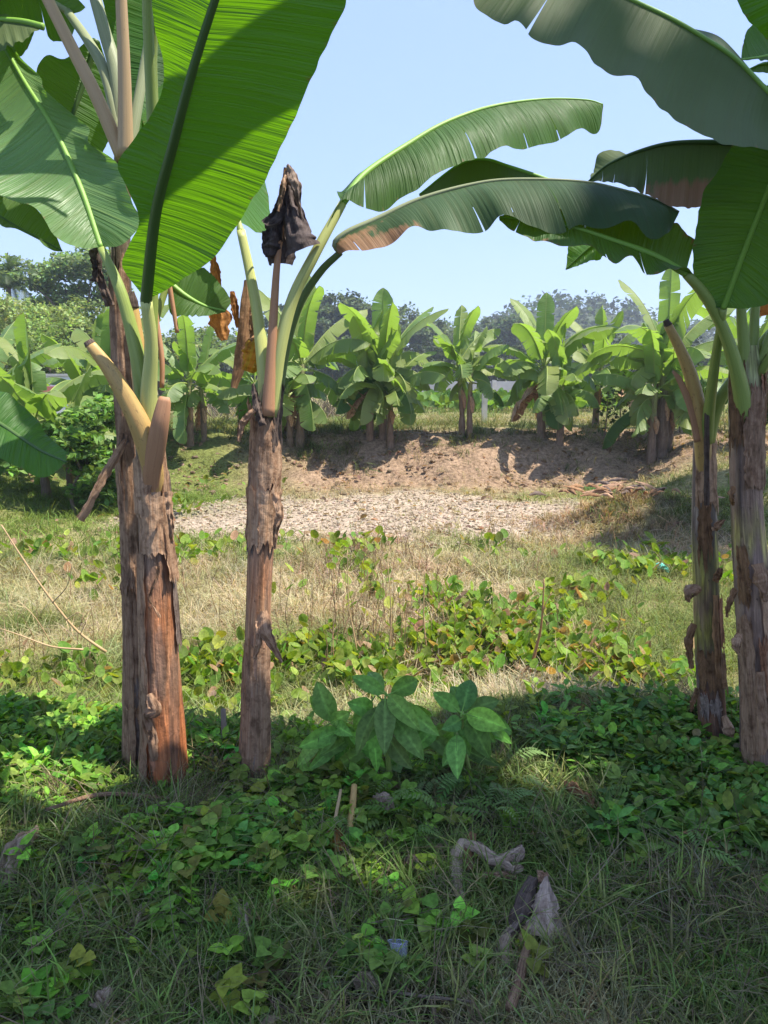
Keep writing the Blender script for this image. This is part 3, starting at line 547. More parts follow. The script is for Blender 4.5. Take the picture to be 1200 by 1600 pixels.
    hero_leaf(p, [(262, 440, 2.8), (290, 462, 2.8), (320, 478, 2.8), (352, 486, 2.8)], [(262, 445, 2.8), (266, 488, 2.76), (292, 492, 2.75), (322, 495, 2.76), (352, 488, 2.8)], [(264, 438, 2.8), (290, 424, 2.84), (310, 418, 2.85), (335, 433, 2.84), (360, 468, 2.82), (353, 486, 2.8)], 'leaf_dark', seed=23, stalk=[(228, 640, 2.7), (236, 530, 2.76), (262, 440, 2.8)], stalk_r=.014)
    for pts, wd, sd in (([(332, 400, 2.9), (335, 420, 2.9), (342, 452, 2.9)], [.02, .035, .02], 1), ([(336, 470, 2.84), (342, 500, 2.83), (350, 532, 2.83)], [.05, .08, .02], 2), ([(362, 455, 2.86), (366, 480, 2.86), (372, 512, 2.86)], [.015, .03, .012], 3)):
        ribbon("dry_leaf", px(pts), wd, 'dry_orange', p, seed=sd, curl=.7, rough=.008, k=13)

    # --- slimmer stem to the right
    p = plant_at("banana_plant", 400, 1205, 2.72, "slim single banana plant with an upright shrivelled black leaf above its stem")
    st = Stem(p, [(400, 1225, 2.72), (402, 1100, 2.72), (405, 950, 2.72), (411, 820, 2.72), (415, 720, 2.72), (418, 650, 2.72), (420, 600, 2.72)], [56, 46, 40, 42, 44, 36, 24],
              [(0, (.34, .235, .17)), (.35, (.36, .245, .18)), (.5, (.38, .23, .16)), (.62, (.50, .30, .17)), (.74, (.42, .20, .10)), (.88, (.36, .20, .12)), (.97, (.15, .105, .085)), (1.2, (.20, .15, .125)), (1.35, (.26, .22, .12)), (1.5, (.36, .34, .14))], 13, layers=2)
    st.sheath(760, 850, 2.72, -80, 85, lift=.008, flare=.005, seed=31, jag=.03); st.sheath(655, 765, 2.72, -85, 80, lift=.007, seed=32, jag=.03)
    st.sheath(630, 720, 2.72, -85, -35, flare=.03, seed=33); st.sheath(600, 700, 2.72, 30, 85, flare=.02, seed=34, mat='dry_dark'); st.sheath(1000, 1195, 2.72, -80, 60, seed=35, lift=.003)
    for pts, wd, sd in (([(428, 770, 2.62), (436, 800, 2.6), (430, 830, 2.61), (429, 858, 2.62)], [.03, .035, .025, .012], 3), ([(408, 955, 2.62), (413, 985, 2.6), (420, 1000, 2.6), (440, 1035, 2.6)], [.05, .06, .045, .015], 4), ([(402, 970, 2.62), (404, 1000, 2.6), (398, 1030, 2.61)], [.03, .03, .012], 5), ([(372, 690, 2.62), (378, 660, 2.62), (396, 640, 2.62)], [.012, .03, .02], 6), ([(395, 600, 2.66), (400, 630, 2.64), (410, 665, 2.63)], [.015, .035, .03], 7)):
        ribbon("dry_sheath", px(pts), wd, 'dry' if sd != 7 else 'dry_dark', p, seed=sd, curl=.9)
    stalk_part(p, [(418, 650, 2.66), (422, 580, 2.66), (428, 480, 2.66), (433, 410, 2.66), (443, 330, 2.68), (450, 268, 2.7)], [.024, .018, .014, .011, .008, .006], 'stalk_brown', "dead_stalk")
    # the dead blade, shrivelled and hanging in folds round its stalk
    o = ribbon("dead_leaf", px([(450, 262, 2.66), (452, 300, 2.65), (460, 340, 2.62), (468, 372, 2.6), (474, 388, 2.6)]), [.035, .06, .085, .115, .135], 'dead_black', p, seed=21, curl=.9, rough=.014, k=15, ns=50); o["label"] = "shrivelled black leaf blade folded down round its stalk"
    ribbon("dead_fold", px([(449, 262, 2.68), (444, 310, 2.68), (439, 350, 2.68), (436, 388, 2.67), (436, 412, 2.67)]), [.03, .065, .11, .135, .10], 'dead_black', o, seed=22, curl=1.0, rough=.02, k=15, ns=50)
    ribbon("dead_fold", px([(447, 270, 2.64), (441, 305, 2.62), (434, 330, 2.62), (424, 342, 2.61), (411, 347, 2.6)]), [.02, .035, .05, .05, .035], 'dead_black', o, seed=23, curl=.9, rough=.016, k=11)
    ribbon("dead_fold", px([(434, 335, 2.65), (425, 365, 2.64), (420, 392, 2.64), (418, 402, 2.64)]), [.04, .07, .06, .02], 'dead_black', o, seed=24, curl=.8, rough=.022, k=11)
    ribbon("dead_fold", px([(455, 290, 2.7), (466, 330, 2.7), (476, 360, 2.7), (488, 380, 2.7)]), [.02, .04, .05, .03], 'dead_black', o, seed=25, curl=.9, rough=.012)
    ribbon("dead_leaf_tip", px([(450, 257, 2.62), (457, 275, 2.60), (463, 293, 2.60), (467, 318, 2.62), (470, 340, 2.63)]), [.018, .045, .045, .018, .008], 'dry_pale', o, seed=3, curl=1.0)
    ribbon("dead_leaf_tip", px([(448, 262, 2.63), (443, 285, 2.6), (438, 310, 2.6), (434, 330, 2.6)]), [.015, .022, .02, .012], 'dry', o, seed=4, curl=.9)
    stalk_part(p, [(416, 650, 2.72), (412, 580, 2.72), (403, 500, 2.74), (391, 430, 2.76), (376, 360, 2.78)], [.028, .024, .020, .017, .015], 'stalk_pale')
    auto_leaf(p, Py(376, 362, 2.78), -.5, 1.15, 1.3, .24, .9, 'leaf', 41, .04, .014, split=True)
    hero_leaf(p, [(535, 318, 2.72), (570, 272, 2.8), (640, 224, 2.92), (700, 190, 3.02), (770, 166, 3.14), (850, 155, 3.27), (915, 156, 3.36), (942, 163, 3.4)],
              [(512, 342, 2.7), (524, 338, 2.68), (540, 314, 2.70), (564, 323, 2.7), (600, 327, 2.74), (622, 312, 2.78), (652, 298, 2.8), (690, 272, 2.86), (730, 250, 2.9), (757, 242, 2.95), (786, 231, 3.02), (815, 234, 3.1), (873, 220, 3.2), (908, 202, 3.3), (936, 206, 3.36), (943, 165, 3.4)],
              [(530, 305, 2.8), (570, 285, 3.02), (640, 255, 3.14), (700, 222, 3.26), (770, 205, 3.4), (850, 212, 3.5), (915, 190, 3.5), (942, 163, 3.4)],
              'leaf_dark', 'rib_green', .013, .003, stalk=[(424, 650, 2.70), (434, 560, 2.68), (456, 470, 2.68), (490, 400, 2.68), (535, 318, 2.72)], stalk_r=[.026, .023, .020, .018, .014], stalk_mat='stalk_pale', seed=42, ns=120, nt_=12, wav=.016, waven=7, bulge=.10, tears=4, gap=.012)
    hero_leaf(p, [(532, 394, 2.72), (524, 380, 2.70), (545, 362, 2.70), (590, 342, 2.72), (655, 312, 2.74), (733, 290, 2.74), (803, 281, 2.72), (908, 284, 2.68), (978, 298, 2.64), (1025, 312, 2.6), (1061, 331, 2.56)],
              [(530, 393, 2.66), (545, 394, 2.63), (582, 391, 2.62), (622, 370, 2.62), (650, 352, 2.62), (675, 357, 2.6), (715, 362, 2.6), (757, 363, 2.6), (786, 336, 2.58), (827, 351, 2.56), (873, 366, 2.54), (908, 352, 2.52), (943, 360, 2.5), (984, 352, 2.5), (1013, 377, 2.46), (1040, 366, 2.48), (1061, 333, 2.55)],
              [(536, 380, 2.8), (590, 372, 2.92), (655, 345, 2.96), (733, 322, 3.0), (803, 318, 3.0), (908, 320, 2.96), (978, 330, 2.9), (1030, 335, 2.8), (1061, 332, 2.57)],
              'leaf_wax', 'stalk_grey', .012, .003, stalk=[(428, 660, 2.73), (442, 560, 2.76), (466, 480, 2.76), (500, 425, 2.75), (532, 394, 2.72)], stalk_r=[.024, .019, .014, .013, .011], stalk_mat='stalk_dark', seed=43, ns=120, nt_=12, wav=.014, waven=6, bulge=.10, tears=4, gap=.012,
              dryf=lambda s, t: .08 + .62 * (1 - ss(.06, .30, s + .05 * np.sin(t * 9))) * ss(-.1, .8, np.abs(t) + .25 * (1 - s)) + .2 * np.abs(t) ** 8)
    o = ribbon("dry_sheath", px([(386, 437, 2.86), (384, 470, 2.84), (379, 520, 2.83), (372, 570, 2.83), (364, 606, 2.83)]), [.045, .07, .075, .075, .04], 'dry_brown', p, seed=8, curl=1.3, rough=.008, k=13); o["label"] = "broken brown sheath hanging upside down"
    ribbon("dry_leaf", px([(392, 480, 2.80), (395, 510, 2.78), (392, 545, 2.78)]), [.02, .04, .035], 'dry_brown', p, seed=9, curl=1.0, rough=.012)
    ribbon("dry_leaf", px([(398, 530, 2.77), (393, 555, 2.76), (384, 580, 2.77)]), [.05, .075, .04], 'dry_yellow', p, seed=10, curl=.6, rough=.008)
    # --- neighbour outside the frame whose leaf hangs in at the left edge
    b = Py(-420, 1330, 2.3); p = thing("banana_plant", (b[0], b[1], float(gz(b[0], b[1]))), "banana plant beyond the left edge with one dark leaf tip drooping into view", "banana plant", "banana plants on the near bank")
    Stem(p, [(-420, 1350, 2.3), (-415, 900, 2.3), (-410, 600, 2.3), (-405, 480, 2.3)], [80, 66, 52, 30], [(0, (.2, .15, .12)), (1.5, (.3, .28, .15))], 14)
    hero_leaf(p, [(-160, 610, 2.3), (-60, 628, 2.25), (0, 662, 2.22), (60, 702, 2.18), (104, 722, 2.15)], [(-160, 640, 2.2), (-60, 705, 2.15), (0, 720, 2.12), (40, 738, 2.12), (65, 745, 2.12), (90, 735, 2.13), (104, 723, 2.15)], [(-160, 580, 2.35), (-60, 588, 2.35), (18, 622, 2.3), (50, 648, 2.28), (80, 684, 2.22), (102, 704, 2.18), (104, 721, 2.15)],
              'leaf_big', 'rib_dark', .012, .003, stalk=[(-405, 600, 2.3), (-300, 560, 2.3), (-160, 610, 2.3)], stalk_r=.02, seed=51, bulge=.05)
    hero_leaf(p, [(-250, 250, 2.9), (-140, 258, 2.9), (-60, 296, 2.9), (10, 345, 2.9), (97, 392, 2.9)], [(-250, 300, 2.8), (-140, 320, 2.8), (-50, 334, 2.8), (0, 346, 2.82), (50, 368, 2.85), (80, 390, 2.88), (97, 393, 2.9)], [(-250, 200, 3.0), (-140, 200, 3.0), (-40, 240, 3.0), (30, 300, 2.97), (78, 350, 2.93), (97, 391, 2.9)],
              'leaf_dark', 'rib_dark', stalk=[(-405, 520, 2.3), (-340, 300, 2.6), (-250, 250, 2.9)], stalk_r=.018, seed=52)
    # --- right pair: stem with green and yellow patches
    p = plant_at("banana_plant", 1115, 1150, 3.0, "banana plant with yellow-green stem patches and a long orange cut stalk")
    ca = [(0, (.34, .20, .13)), (.16, (.40, .17, .08)), (.27, (.22, .15, .12)), (.36, (.24, .16, .12)), (.46, (.50, .46, .10)), (.58, (.40, .26, .14)), (.68, (.56, .50, .10)), (.8, (.48, .44, .13)), (.9, (.26, .20, .17)), (1.0, (.48, .38, .30)), (1.2, (.46, .30, .24)), (1.35, (.40, .42, .17))]
    st = Stem(p, [(1117, 1175, 3.0), (1112, 1080, 3.0), (1106, 980, 3.0), (1102, 850, 3.0), (1100, 760, 3.0), (1100, 700, 3.0), (1100, 650, 3.0)], [46, 43, 40, 38, 33, 30, 22], ca, 15, layers=0)
    st.sheath(1010, 1075, 3.0, -70, 60, mat='dry_brown', seed=41, lift=.006, jag=.05); st.sheath(780, 870, 3.0, -50, 5, mat='dry_brown', seed=42, jag=.07); st.sheath(1075, 1120, 3.0, -70, 10, mat='dry_grey', seed=43, jag=.05); st.sheath(930, 1005, 3.0, 25, 80, seed=44, mat='dry_red'); st.sheath(690, 790, 3.0, -60, 70, seed=45, mat='dry', lift=.004)
    for pts, wd, sd in (([(1086, 975, 2.9), (1078, 1000, 2.88), (1082, 1045, 2.88)], [.03, .035, .02], 1), ([(1116, 830, 2.9), (1126, 818, 2.88), (1132, 812, 2.88)], [.03, .025, .008], 2), ([(1120, 910, 2.9), (1126, 892, 2.88), (1129, 888, 2.88)], [.03, .03, .008], 3), ([(1096, 920, 2.9), (1080, 925, 2.86), (1076, 940, 2.88)], [.05, .05, .03], 4), ([(1090, 1075, 2.9), (1083, 1100, 2.88), (1080, 1112, 2.88)], [.02, .02, .008], 5), ([(1120, 930, 2.9), (1122, 1000, 2.88), (1124, 1060, 2.88)], [.02, .03, .02], 7)):
        ribbon("dry_sheath", px(pts), wd, 'dry_brown' if sd % 2 else 'dry', p, seed=sd, curl=.9)
    ribbon("dry_sheath", px([(1132, 1118, 2.92), (1142, 1140, 2.88), (1138, 1165, 2.9)]), [.04, .09, .05], 'dry', p, seed=6, curl=1.4)
    stalk_part(p, [(1100, 760, 3.0), (1098, 700, 2.96), (1094, 655, 2.94), (1080, 590, 2.92), (1062, 545, 2.9), (1043, 507, 2.88)], [.026, .033, .031, .026, .020, .016], 'stalk_yellow', "cut_stalk")
    tube("cut_end", px([(1044, 509, 2.88), (1040, 500, 2.88)]), [.0155, .010], M['dry_dark'], p, 10)
    stalk_part(p, [(1090, 690, 2.93), (1080, 640, 2.92), (1062, 595, 2.91), (1051, 580, 2.9)], [.016, .015, .012, .005], 'stalk_brown', "cut_stalk", .4)
    ribbon("dry_sheath", px([(1106, 610, 2.87), (1106, 680, 2.87), (1106, 790, 2.87)]), [.02, .03, .03], 'dry_dark', p, seed=9, curl=1.2, rough=.003)
    hero_leaf(p, [(1130, 482, 2.55), (1162, 395, 2.48), (1195, 310, 2.4), (1225, 230, 2.3), (1262, 100, 2.2)], [(1129, 481, 2.55), (1105, 478, 2.55), (1087, 455, 2.55), (1082, 400, 2.52), (1088, 350, 2.5), (1100, 300, 2.46), (1125, 260, 2.42), (1150, 215, 2.38), (1200, 130, 2.28), (1262, 100, 2.2)],
              [(1132, 481, 2.55), (1165, 482, 2.5), (1205, 472, 2.46), (1240, 420, 2.42), (1270, 330, 2.35), (1290, 220, 2.28), (1262, 100, 2.2)], 'leaf_dark', 'rib_green', .010, .004, stalk=[(1104, 690, 2.95), (1108, 640, 2.88), (1118, 560, 2.72), (1130, 482, 2.55)], stalk_r=[.026, .021, .016, .012], stalk_mat='stalk_green', seed=61, ns=90, nt_=12, bulge=.05, wav=.006)
    stalk_part(p, [(1106, 690, 2.95), (1122, 630, 2.9), (1155, 580, 2.85), (1200, 525, 2.8), (1260, 460, 2.75)], [.026, .024, .020, .018, .016], 'stalk_green')
    auto_leaf(p, Py(1260, 460, 2.75), 1.3, .5, 1.4, .26, 1.0, 'leaf', 62, .04, .014, split=True)
    hero_leaf(p, [(990, 352, 3.3), (960, 366, 3.32), (925, 385, 3.35), (884, 421, 3.4)], [(990, 375, 3.25), (945, 398, 3.28), (915, 412, 3.32), (884, 422, 3.4)], [(985, 345, 3.4), (930, 360, 3.42), (893, 382, 3.44), (884, 420, 3.4)], 'leaf', seed=63)
    hero_leaf(p, [(990, 345, 3.15), (905, 300, 3.15), (845, 277, 3.18), (792, 259, 3.2), (757, 249, 3.22), (716, 258, 3.24), (655, 304, 3.26)], [(985, 380, 3.1), (905, 345, 3.08), (845, 335, 3.1), (792, 325, 3.12), (757, 318, 3.14), (716, 325, 3.16), (655, 306, 3.26)], [(985, 330, 3.3), (905, 310, 3.36), (845, 290, 3.4), (792, 276, 3.4), (716, 275, 3.4), (655, 304, 3.28)], 'leaf_wax', seed=64)
    # --- right pair: thicker stem at the edge
    p = plant_at("banana_plant", 1188, 1190, 2.75, "thick banana plant cut by the right edge, rightmost stem of the near bank")
    st = Stem(p, [(1192, 1215, 2.75), (1186, 1080, 2.75), (1176, 920, 2.75), (1168, 780, 2.75), (1166, 680, 2.75), (1166, 600, 2.75), (1166, 540, 2.75)], [66, 58, 52, 46, 46, 48, 34],
              [(0, (.33, .22, .16)), (.4, (.36, .25, .19)), (.7, (.44, .30, .22)), (.83, (.28, .19, .15)), (.92, (.52, .44, .14)), (1.02, (.38, .25, .17)), (1.2, (.48, .31, .23)), (1.35, (.42, .38, .24)), (1.55, (.46, .50, .2))], 16, layers=6)
    st.sheath(650, 760, 2.75, -30, 60, seed=51, mat='dry'); st.sheath(560, 700, 2.75, -85, -30, seed=52, mat='dry_brown', jag=.05); st.sheath(880, 1150, 2.75, 0, 75, seed=53, mat='dry'); st.sheath(850, 940, 2.75, -70, -30, mat='dry_brown', seed=54); st.sheath(560, 660, 2.75, 40, 85, seed=56, mat='dry_brown', flare=.01)
    st.sheath(960, 1190, 2.75, -80, -30, seed=55, mat='dry'); st.sheath(600, 720, 2.75, -20, 45, seed=57, lift=.004, mat='dry', jag=.06)
    for pts, wd, sd in (([(1150, 920, 2.66), (1140, 945, 2.64), (1136, 965, 2.65)], [.025, .02, .006], 1), ([(1188, 880, 2.62), (1196, 910, 2.6), (1200, 940, 2.6)], [.05, .06, .03], 2), ([(1148, 760, 2.66), (1144, 775, 2.64), (1147, 790, 2.66)], [.02, .02, .01], 3), ([(1158, 990, 2.64), (1152, 1010, 2.63), (1156, 1025, 2.64)], [.03, .03, .01], 4), ([(1190, 1050, 2.62), (1196, 1120, 2.6), (1194, 1180, 2.6)], [.03, .05, .04], 6)):
        ribbon("dry_sheath", px(pts), wd, 'dry_brown' if sd % 2 else 'dry', p, seed=sd, curl=.9)
    hero_leaf(p, [(1072, 428, 2.5), (1020, 398, 2.5), (960, 376, 2.52), (900, 356, 2.55), (840, 345, 2.6), (780, 340, 2.65)], [(1085, 430, 2.5), (1070, 420, 2.44), (1045, 424, 2.42), (1013, 427, 2.42), (990, 398, 2.44), (961, 411, 2.44), (925, 384, 2.48), (873, 383, 2.5), (809, 367, 2.58), (780, 344, 2.65)], [(1085, 380, 2.6), (1060, 352, 2.64), (1010, 340, 2.68), (950, 330, 2.72), (860, 325, 2.74), (780, 338, 2.66)],
              'leaf_dark', 'rib_green', .012, .003, stalk=[(1166, 730, 2.76), (1164, 650, 2.73), (1150, 575, 2.66), (1128, 510, 2.6), (1100, 460, 2.54), (1072, 428, 2.5)], stalk_r=[.034, .032, .024, .019, .017, .014], stalk_mat='stalk_green', seed=71, ns=80, nt_=10, wav=.010, tears=3, gap=.014,
              dryf=lambda s, t: .16 + .33 * np.abs(t) ** 3)
    hero_leaf(p, [(1162, 226, 2.6), (1113, 222, 2.62), (1048, 224, 2.66), (996, 237, 2.7), (949, 258, 2.74), (920, 283, 2.78)], [(1160, 330, 2.5), (1125, 318, 2.5), (1101, 322, 2.52), (1054, 325, 2.55), (1008, 300, 2.6), (961, 287, 2.68), (921, 284, 2.78)], [(1160, 235, 2.8), (1048, 232, 2.86), (985, 238, 2.9), (945, 236, 2.9), (928, 258, 2.88), (920, 282, 2.79)],
              'leaf_wax', 'rib_dark', .010, .003, seed=72, ns=90, nt_=12, wav=.012, bulge=.10, tears=4, gap=.014, dryf=lambda s, t: .10 + .75 * ss(.25, .8, -t * 1.0) * (1 - ss(.35, .75, s)) * ss(-.2, .15, s) + .15 * np.abs(t) ** 6, label="leaf with a browned scorched lower half")
    hero_leaf(p, [(1290, 260, 2.3), (1240, 185, 2.28), (1200, 145, 2.26), (1150, 94, 2.24), (1100, 60, 2.22), (1050, 30, 2.2), (1000, 6, 2.18), (930, -25, 2.16), (850, -50, 2.14), (740, -40, 2.12)],
              [(1292, 262, 2.2), (1260, 262, 2.12), (1230, 245, 2.08), (1200, 231, 2.06), (1153, 228, 2.05), (1113, 216, 2.05), (1054, 182, 2.04), (1013, 144, 2.03), (996, 118, 2.03), (961, 115, 2.02), (932, 99, 2.02), (902, 66, 2.02), (873, 71, 2.03), (835, 61, 2.04), (809, 35, 2.05), (786, 43, 2.06), (760, 25, 2.08), (741, 5, 2.1), (740, -38, 2.12)],
              [(1290, 240, 2.5), (1240, 170, 2.52), (1180, 118, 2.52), (1146, 78, 2.48), (1105, 50, 2.46), (1050, 40, 2.46), (1000, 25, 2.44), (930, 0, 2.4), (850, -30, 2.3), (740, -42, 2.14)],
              'leaf_wax', 'rib_green', .010, .003, stalk=[(1172, 600, 2.75), (1215, 500, 2.7), (1275, 380, 2.55), (1290, 260, 2.3)], stalk_r=.018, seed=73, ns=130, nt_=16, wav=.006, waven=7, bulge=.05, tears=1, gap=.008)
    stalk_part(p, [(1164, 600, 2.74), (1162, 540, 2.72), (1158, 488, 2.7), (1160, 430, 2.68)], [.026, .021, .017, .015], 'stalk_green')
    stalk_part(p, [(1172, 600, 2.76), (1177, 540, 2.76), (1180, 480, 2.76), (1188, 420, 2.74)], [.024, .019, .016, .014], 'stalk_green')
    stalk_part(p, [(1176, 640, 2.76), (1192, 580, 2.76), (1215, 530, 2.76), (1260, 470, 2.74)], [.026, .022, .020, .018], 'stalk_grey')
    hero_leaf(p, [(1310, 110, 2.0), (1255, 20, 1.95), (1232, -80, 1.9), (1222, -200, 1.88)], [(1300, 110, 2.0), (1218, 82, 2.02), (1192, 55, 2.0), (1178, 40, 1.98), (1165, 28, 1.97), (1150, -8, 1.95), (1150, -100, 1.92), (1222, -200, 1.88)], [(1320, 110, 2.0), (1340, 20, 1.95), (1320, -90, 1.9), (1222, -200, 1.88)], 'leaf_big', 'rib_dark', seed=74, stalk=[(1178, 600, 2.75), (1290, 400, 2.4), (1310, 110, 2.0)])
    hero_leaf(p, [(1310, 60, 2.7), (1230, 78, 2.68), (1195, 88, 2.66), (1158, 93, 2.66)], [(1310, 110, 2.65), (1225, 102, 2.62), (1190, 92, 2.62), (1158, 94, 2.66)], [(1310, 10, 2.75), (1220, 30, 2.74), (1174, 38, 2.72), (1160, 72, 2.68)], 'leaf_dark', seed=75)
    hero_leaf(p, [(1310, 140, 2.8), (1230, 105, 2.8), (1195, 100, 2.8), (1167, 110, 2.8)], [(1310, 170, 2.75), (1225, 118, 2.78), (1190, 114, 2.78), (1168, 112, 2.8)], [(1310, 120, 2.85), (1230, 98, 2.83), (1195, 97, 2.82), (1167, 109, 2.8)], 'leaf_dark', seed=76)
    for sd, (az, e, ln, dr) in enumerate(((1.6, .8, 1.6, 1.3), (1.2, 1.25, 1.7, .8))):
        auto_leaf(p, Py(1190, 420, 2.76), az, e, ln, .3, dr, 'leaf', 80 + sd, .25, .018, split=True)
    ribbon("dry_leaf", px([(1190, 455, 2.9), (1197, 470, 2.9), (1200, 492, 2.9)]), [.03, .06, .04], 'dry_orange', p, seed=12)
near_clump()

# ------------------------------------------------------------------ the row of banana plants on the far bank
FAR = "banana plants along the far bank"
def far_banana(u, v, y, label, stems, seed, k=1.0, nleaf=11, tilt=0.0, hang=3):
    """a clump: stems = [(dx, height, radius)]; the crown sits on the tallest"""
    g = np.random.default_rng(seed); b = Py(u, v, y); z = float(gz(b[0], y)); p = thing("banana_plant", (b[0], y, z), label, "banana plant", FAR)
    for si, (dx, h, r) in enumerate(stems):
        base = np.array([b[0] + dx, y + g.normal(0, .12), z - .1]); top = base + np.array([g.normal(0, .06) + tilt, g.normal(0, .06), h + .1])
        P = crv([base, (base + top) / 2 + g.normal(0, .02, 3), top], 22); rr = np.linspace(r, r * .62, 22) * (1 + .08 * g.normal(0, 1, 22))
        V, F, uv = tube_arr(P, rr, 12, cap=False); t = (V[:, 2] - z) / h
        c = np.where((t < .62 + .2 * (vn(V[:, 0] * 9, V[:, 2] * 5) - .5))[:, None], np.array([[.19, .13, .09]]), np.array([[.24, .25, .11]]))
        mesh("stem", V, F, M['stem_far'], p, col=c, uv=uv)
        ribbon("dry_sheath", [P[14] + [.02, -rr[14] - .01, 0], P[12] + [.05, -rr[12] - .05, 0], P[9] + [.05, -rr[9] - .04, 0]], [.05, .1, .04], 'dry', p, ns=12, k=5, seed=seed)
        n = int(nleaf * 1.25) if si == 0 else max(6, int(nleaf * .9)); kk = k * (1 if si == 0 else .82)
        for i in range(n):
            f = i / max(1, n - 1); az = i * 2.4 + g.uniform(0, .7) + si * 1.1; e0 = 1.48 - 1.5 * f ** .8 + g.normal(0, .14); dr = .3 + 1.7 * f ** .6 + g.normal(0, .25)
            ln = kk * (1.05 + .62 * math.sin(math.pi * min(1, f + .25))) * g.uniform(.85, 1.12)
            auto_leaf(p, top - np.array([0, 0, .12 * f]), az, e0, ln, kk * (.22 + .09 * f) * g.uniform(.85, 1.12), dr, 'leaf_far', seed * 50 + si * 20 + i, .22 * kk, .028 * kk, tears=int(3 + 10 * f), fold=.2 + .45 * f + g.uniform(-.15, .3), ns=30, nt_=4)
        for i in range(hang if si == 0 else 1):   # old leaves hanging down along the stem
            auto_leaf(p, top - np.array([0, 0, .2]), g.uniform(0, 6.28), -.05 - .6 * g.random(), kk * g.uniform(1.15, 1.5), kk * .26, 1.25, ('leaf_far', 'leaf_far', 'leaf_dark', 'dry')[int(g.integers(4))], seed * 50 + 40 + i, .2, .02, tears=5, fold=.8, ns=22, nt_=4)
    return p
far_banana(72, 705, 13.2, "sunlit banana plant at the far left in front of the pale house", [(0, 1.35, .085), (.35, 1.0, .07)], 101, .95, 13)
far_banana(-40, 700, 13.8, "banana plant half out of the picture at the far left edge", [(0, 1.3, .09)], 102, .95, 11)
far_banana(178, 690, 15.5, "banana plant behind the tall dark stem, with an upright pale young leaf", [(0, 1.75, .09), (-.5, 1.5, .08)], 103, 1.0, 11)
far_banana(296, 690, 16.0, "low banana plant with two thin stems and a yellowed hanging leaf", [(0, 1.35, .085), (.26, 1.2, .07)], 104, .85, 11)
far_banana(468, 690, 16.2, "banana plant right behind the slim single stem with large upright leaves", [(0, 1.7, .10), (-.2, 1.1, .08)], 105, 1.08, 11)
far_banana(598, 690, 16.2, "dense many-stemmed banana plant right of the slim near stem", [(0, 1.65, .10), (-.28, 1.4, .09), (.16, 1.1, .08)], 106, .95, 14, hang=8)
far_banana(722, 690, 16.5, "small banana plant with two bare stems beside the concrete post", [(0, 1.55, .075), (.16, 1.35, .07)], 107, .82, 10, hang=1)
far_banana(852, 690, 16.2, "banana plant with old leaves drooping down to the bare bank", [(0, 1.62, .10), (.3, 1.2, .09)], 108, .95, 14, hang=10)
far_banana(932, 668, 18.4, "banana plant set back behind thin saplings", [(0, 1.4, .09)], 109, .9, 12)
far_banana(1030, 690, 15.8, "tallest banana plant of the far row, with thick brown stems", [(.05, 2.0, .15), (-.2, 1.4, .10), (.22, 1.5, .12)], 110, 1.05, 12)
far_banana(1165, 676, 17.4, "banana plant seen between the right pair of near stems", [(0, 1.6, .09)], 111, 1.0, 11)
far_banana(398, 668, 18.6, "small banana plant half behind the slim near stem", [(0, 1.1, .07)], 112, .8, 9)

# ------------------------------------------------------------------ trees
def leaf_quads(centres, size, g, flat=.0):
    n = len(centres); k = np.array([[-.5, 0, 0], [0, -.33, .08], [.5, 0, 0], [0, .33, .08]]); return scatter(k, [np.array([[0, 1, 2, 3]])], centres, rots(n, 1.0, g), size * g.uniform(.6, 1.35, n), np.ones((n, 3)))
def tree(name, base, height, clumps, label, leaf=.22, n=9000, colr=(.05, .085, .025), seed=0, trunk_r=.2, group=None, cat="tree", limbs=9):
    """clumps: (dx, dy, z, rx, rz) ellipsoids holding sprays of leaves; limbs run up into them"""
    g = np.random.default_rng(seed); p = thing(name, base, label, cat, group); b = np.array(base, float)
    fork = b + [0, 0, height * .42]; Vs = []
    V, F, uv = tube_arr(crv([b - [0, 0, .3], (b + fork) / 2 + g.normal(0, .1, 3), fork], 14), np.linspace(trunk_r * 1.25, trunk_r * .75, 14), 12); Vs.append((V, F, V * 0 + .5))
    order = sorted(range(len(clumps)), key=lambda i: -clumps[i][3])[:max(limbs, 1)]
    for i in order:
        c = b + np.array([clumps[i][0], clumps[i][1], clumps[i][2]])
        V, F, uv = tube_arr(crv([fork - [0, 0, .2], (fork + c) / 2 + [0, 0, .12 * height * g.random()] + g.normal(0, .04 * height, 3), c], 14), np.linspace(trunk_r * .5, trunk_r * .08, 14), 7); Vs.append((V, F, V * 0 + .5))
    V, F, c = join(Vs); mesh("trunk", V, F, M['bark'], p)
    vol = np.array([c[3] ** 2 * (c[4] ** .7) for c in clumps]); vol = vol / vol.sum(); P, Cc = [], []
    for c, f in zip(clumps, vol):
        m = int(n * f); nsub = max(6, int(14 + 10 * f)); sub = g.normal(0, 1, (nsub, 3)); sub = nrm(sub) * g.uniform(.35, 1.0, (nsub, 1)) ** .6
        w_ = g.integers(0, nsub, m); q = sub[w_] + g.normal(0, .20, (m, 3)); q[:, 2] = q[:, 2] * .9
        P.append(b + [c[0], c[1], c[2]] + q * np.array([c[3], c[3], c[4]])); tn = g.uniform(.6, 1.35, (nsub, 1))[w_]
        Cc.append(hsvj(colr, m, .22, .08, g) * tn)
    P, Cc = np.vstack(P), np.vstack(Cc); V, F, _ = leaf_quads(P, leaf, g); mesh("crown", V, F, M['tree_leaf'], p, col=np.repeat(Cc, 4, 0), smooth=False)
    return p
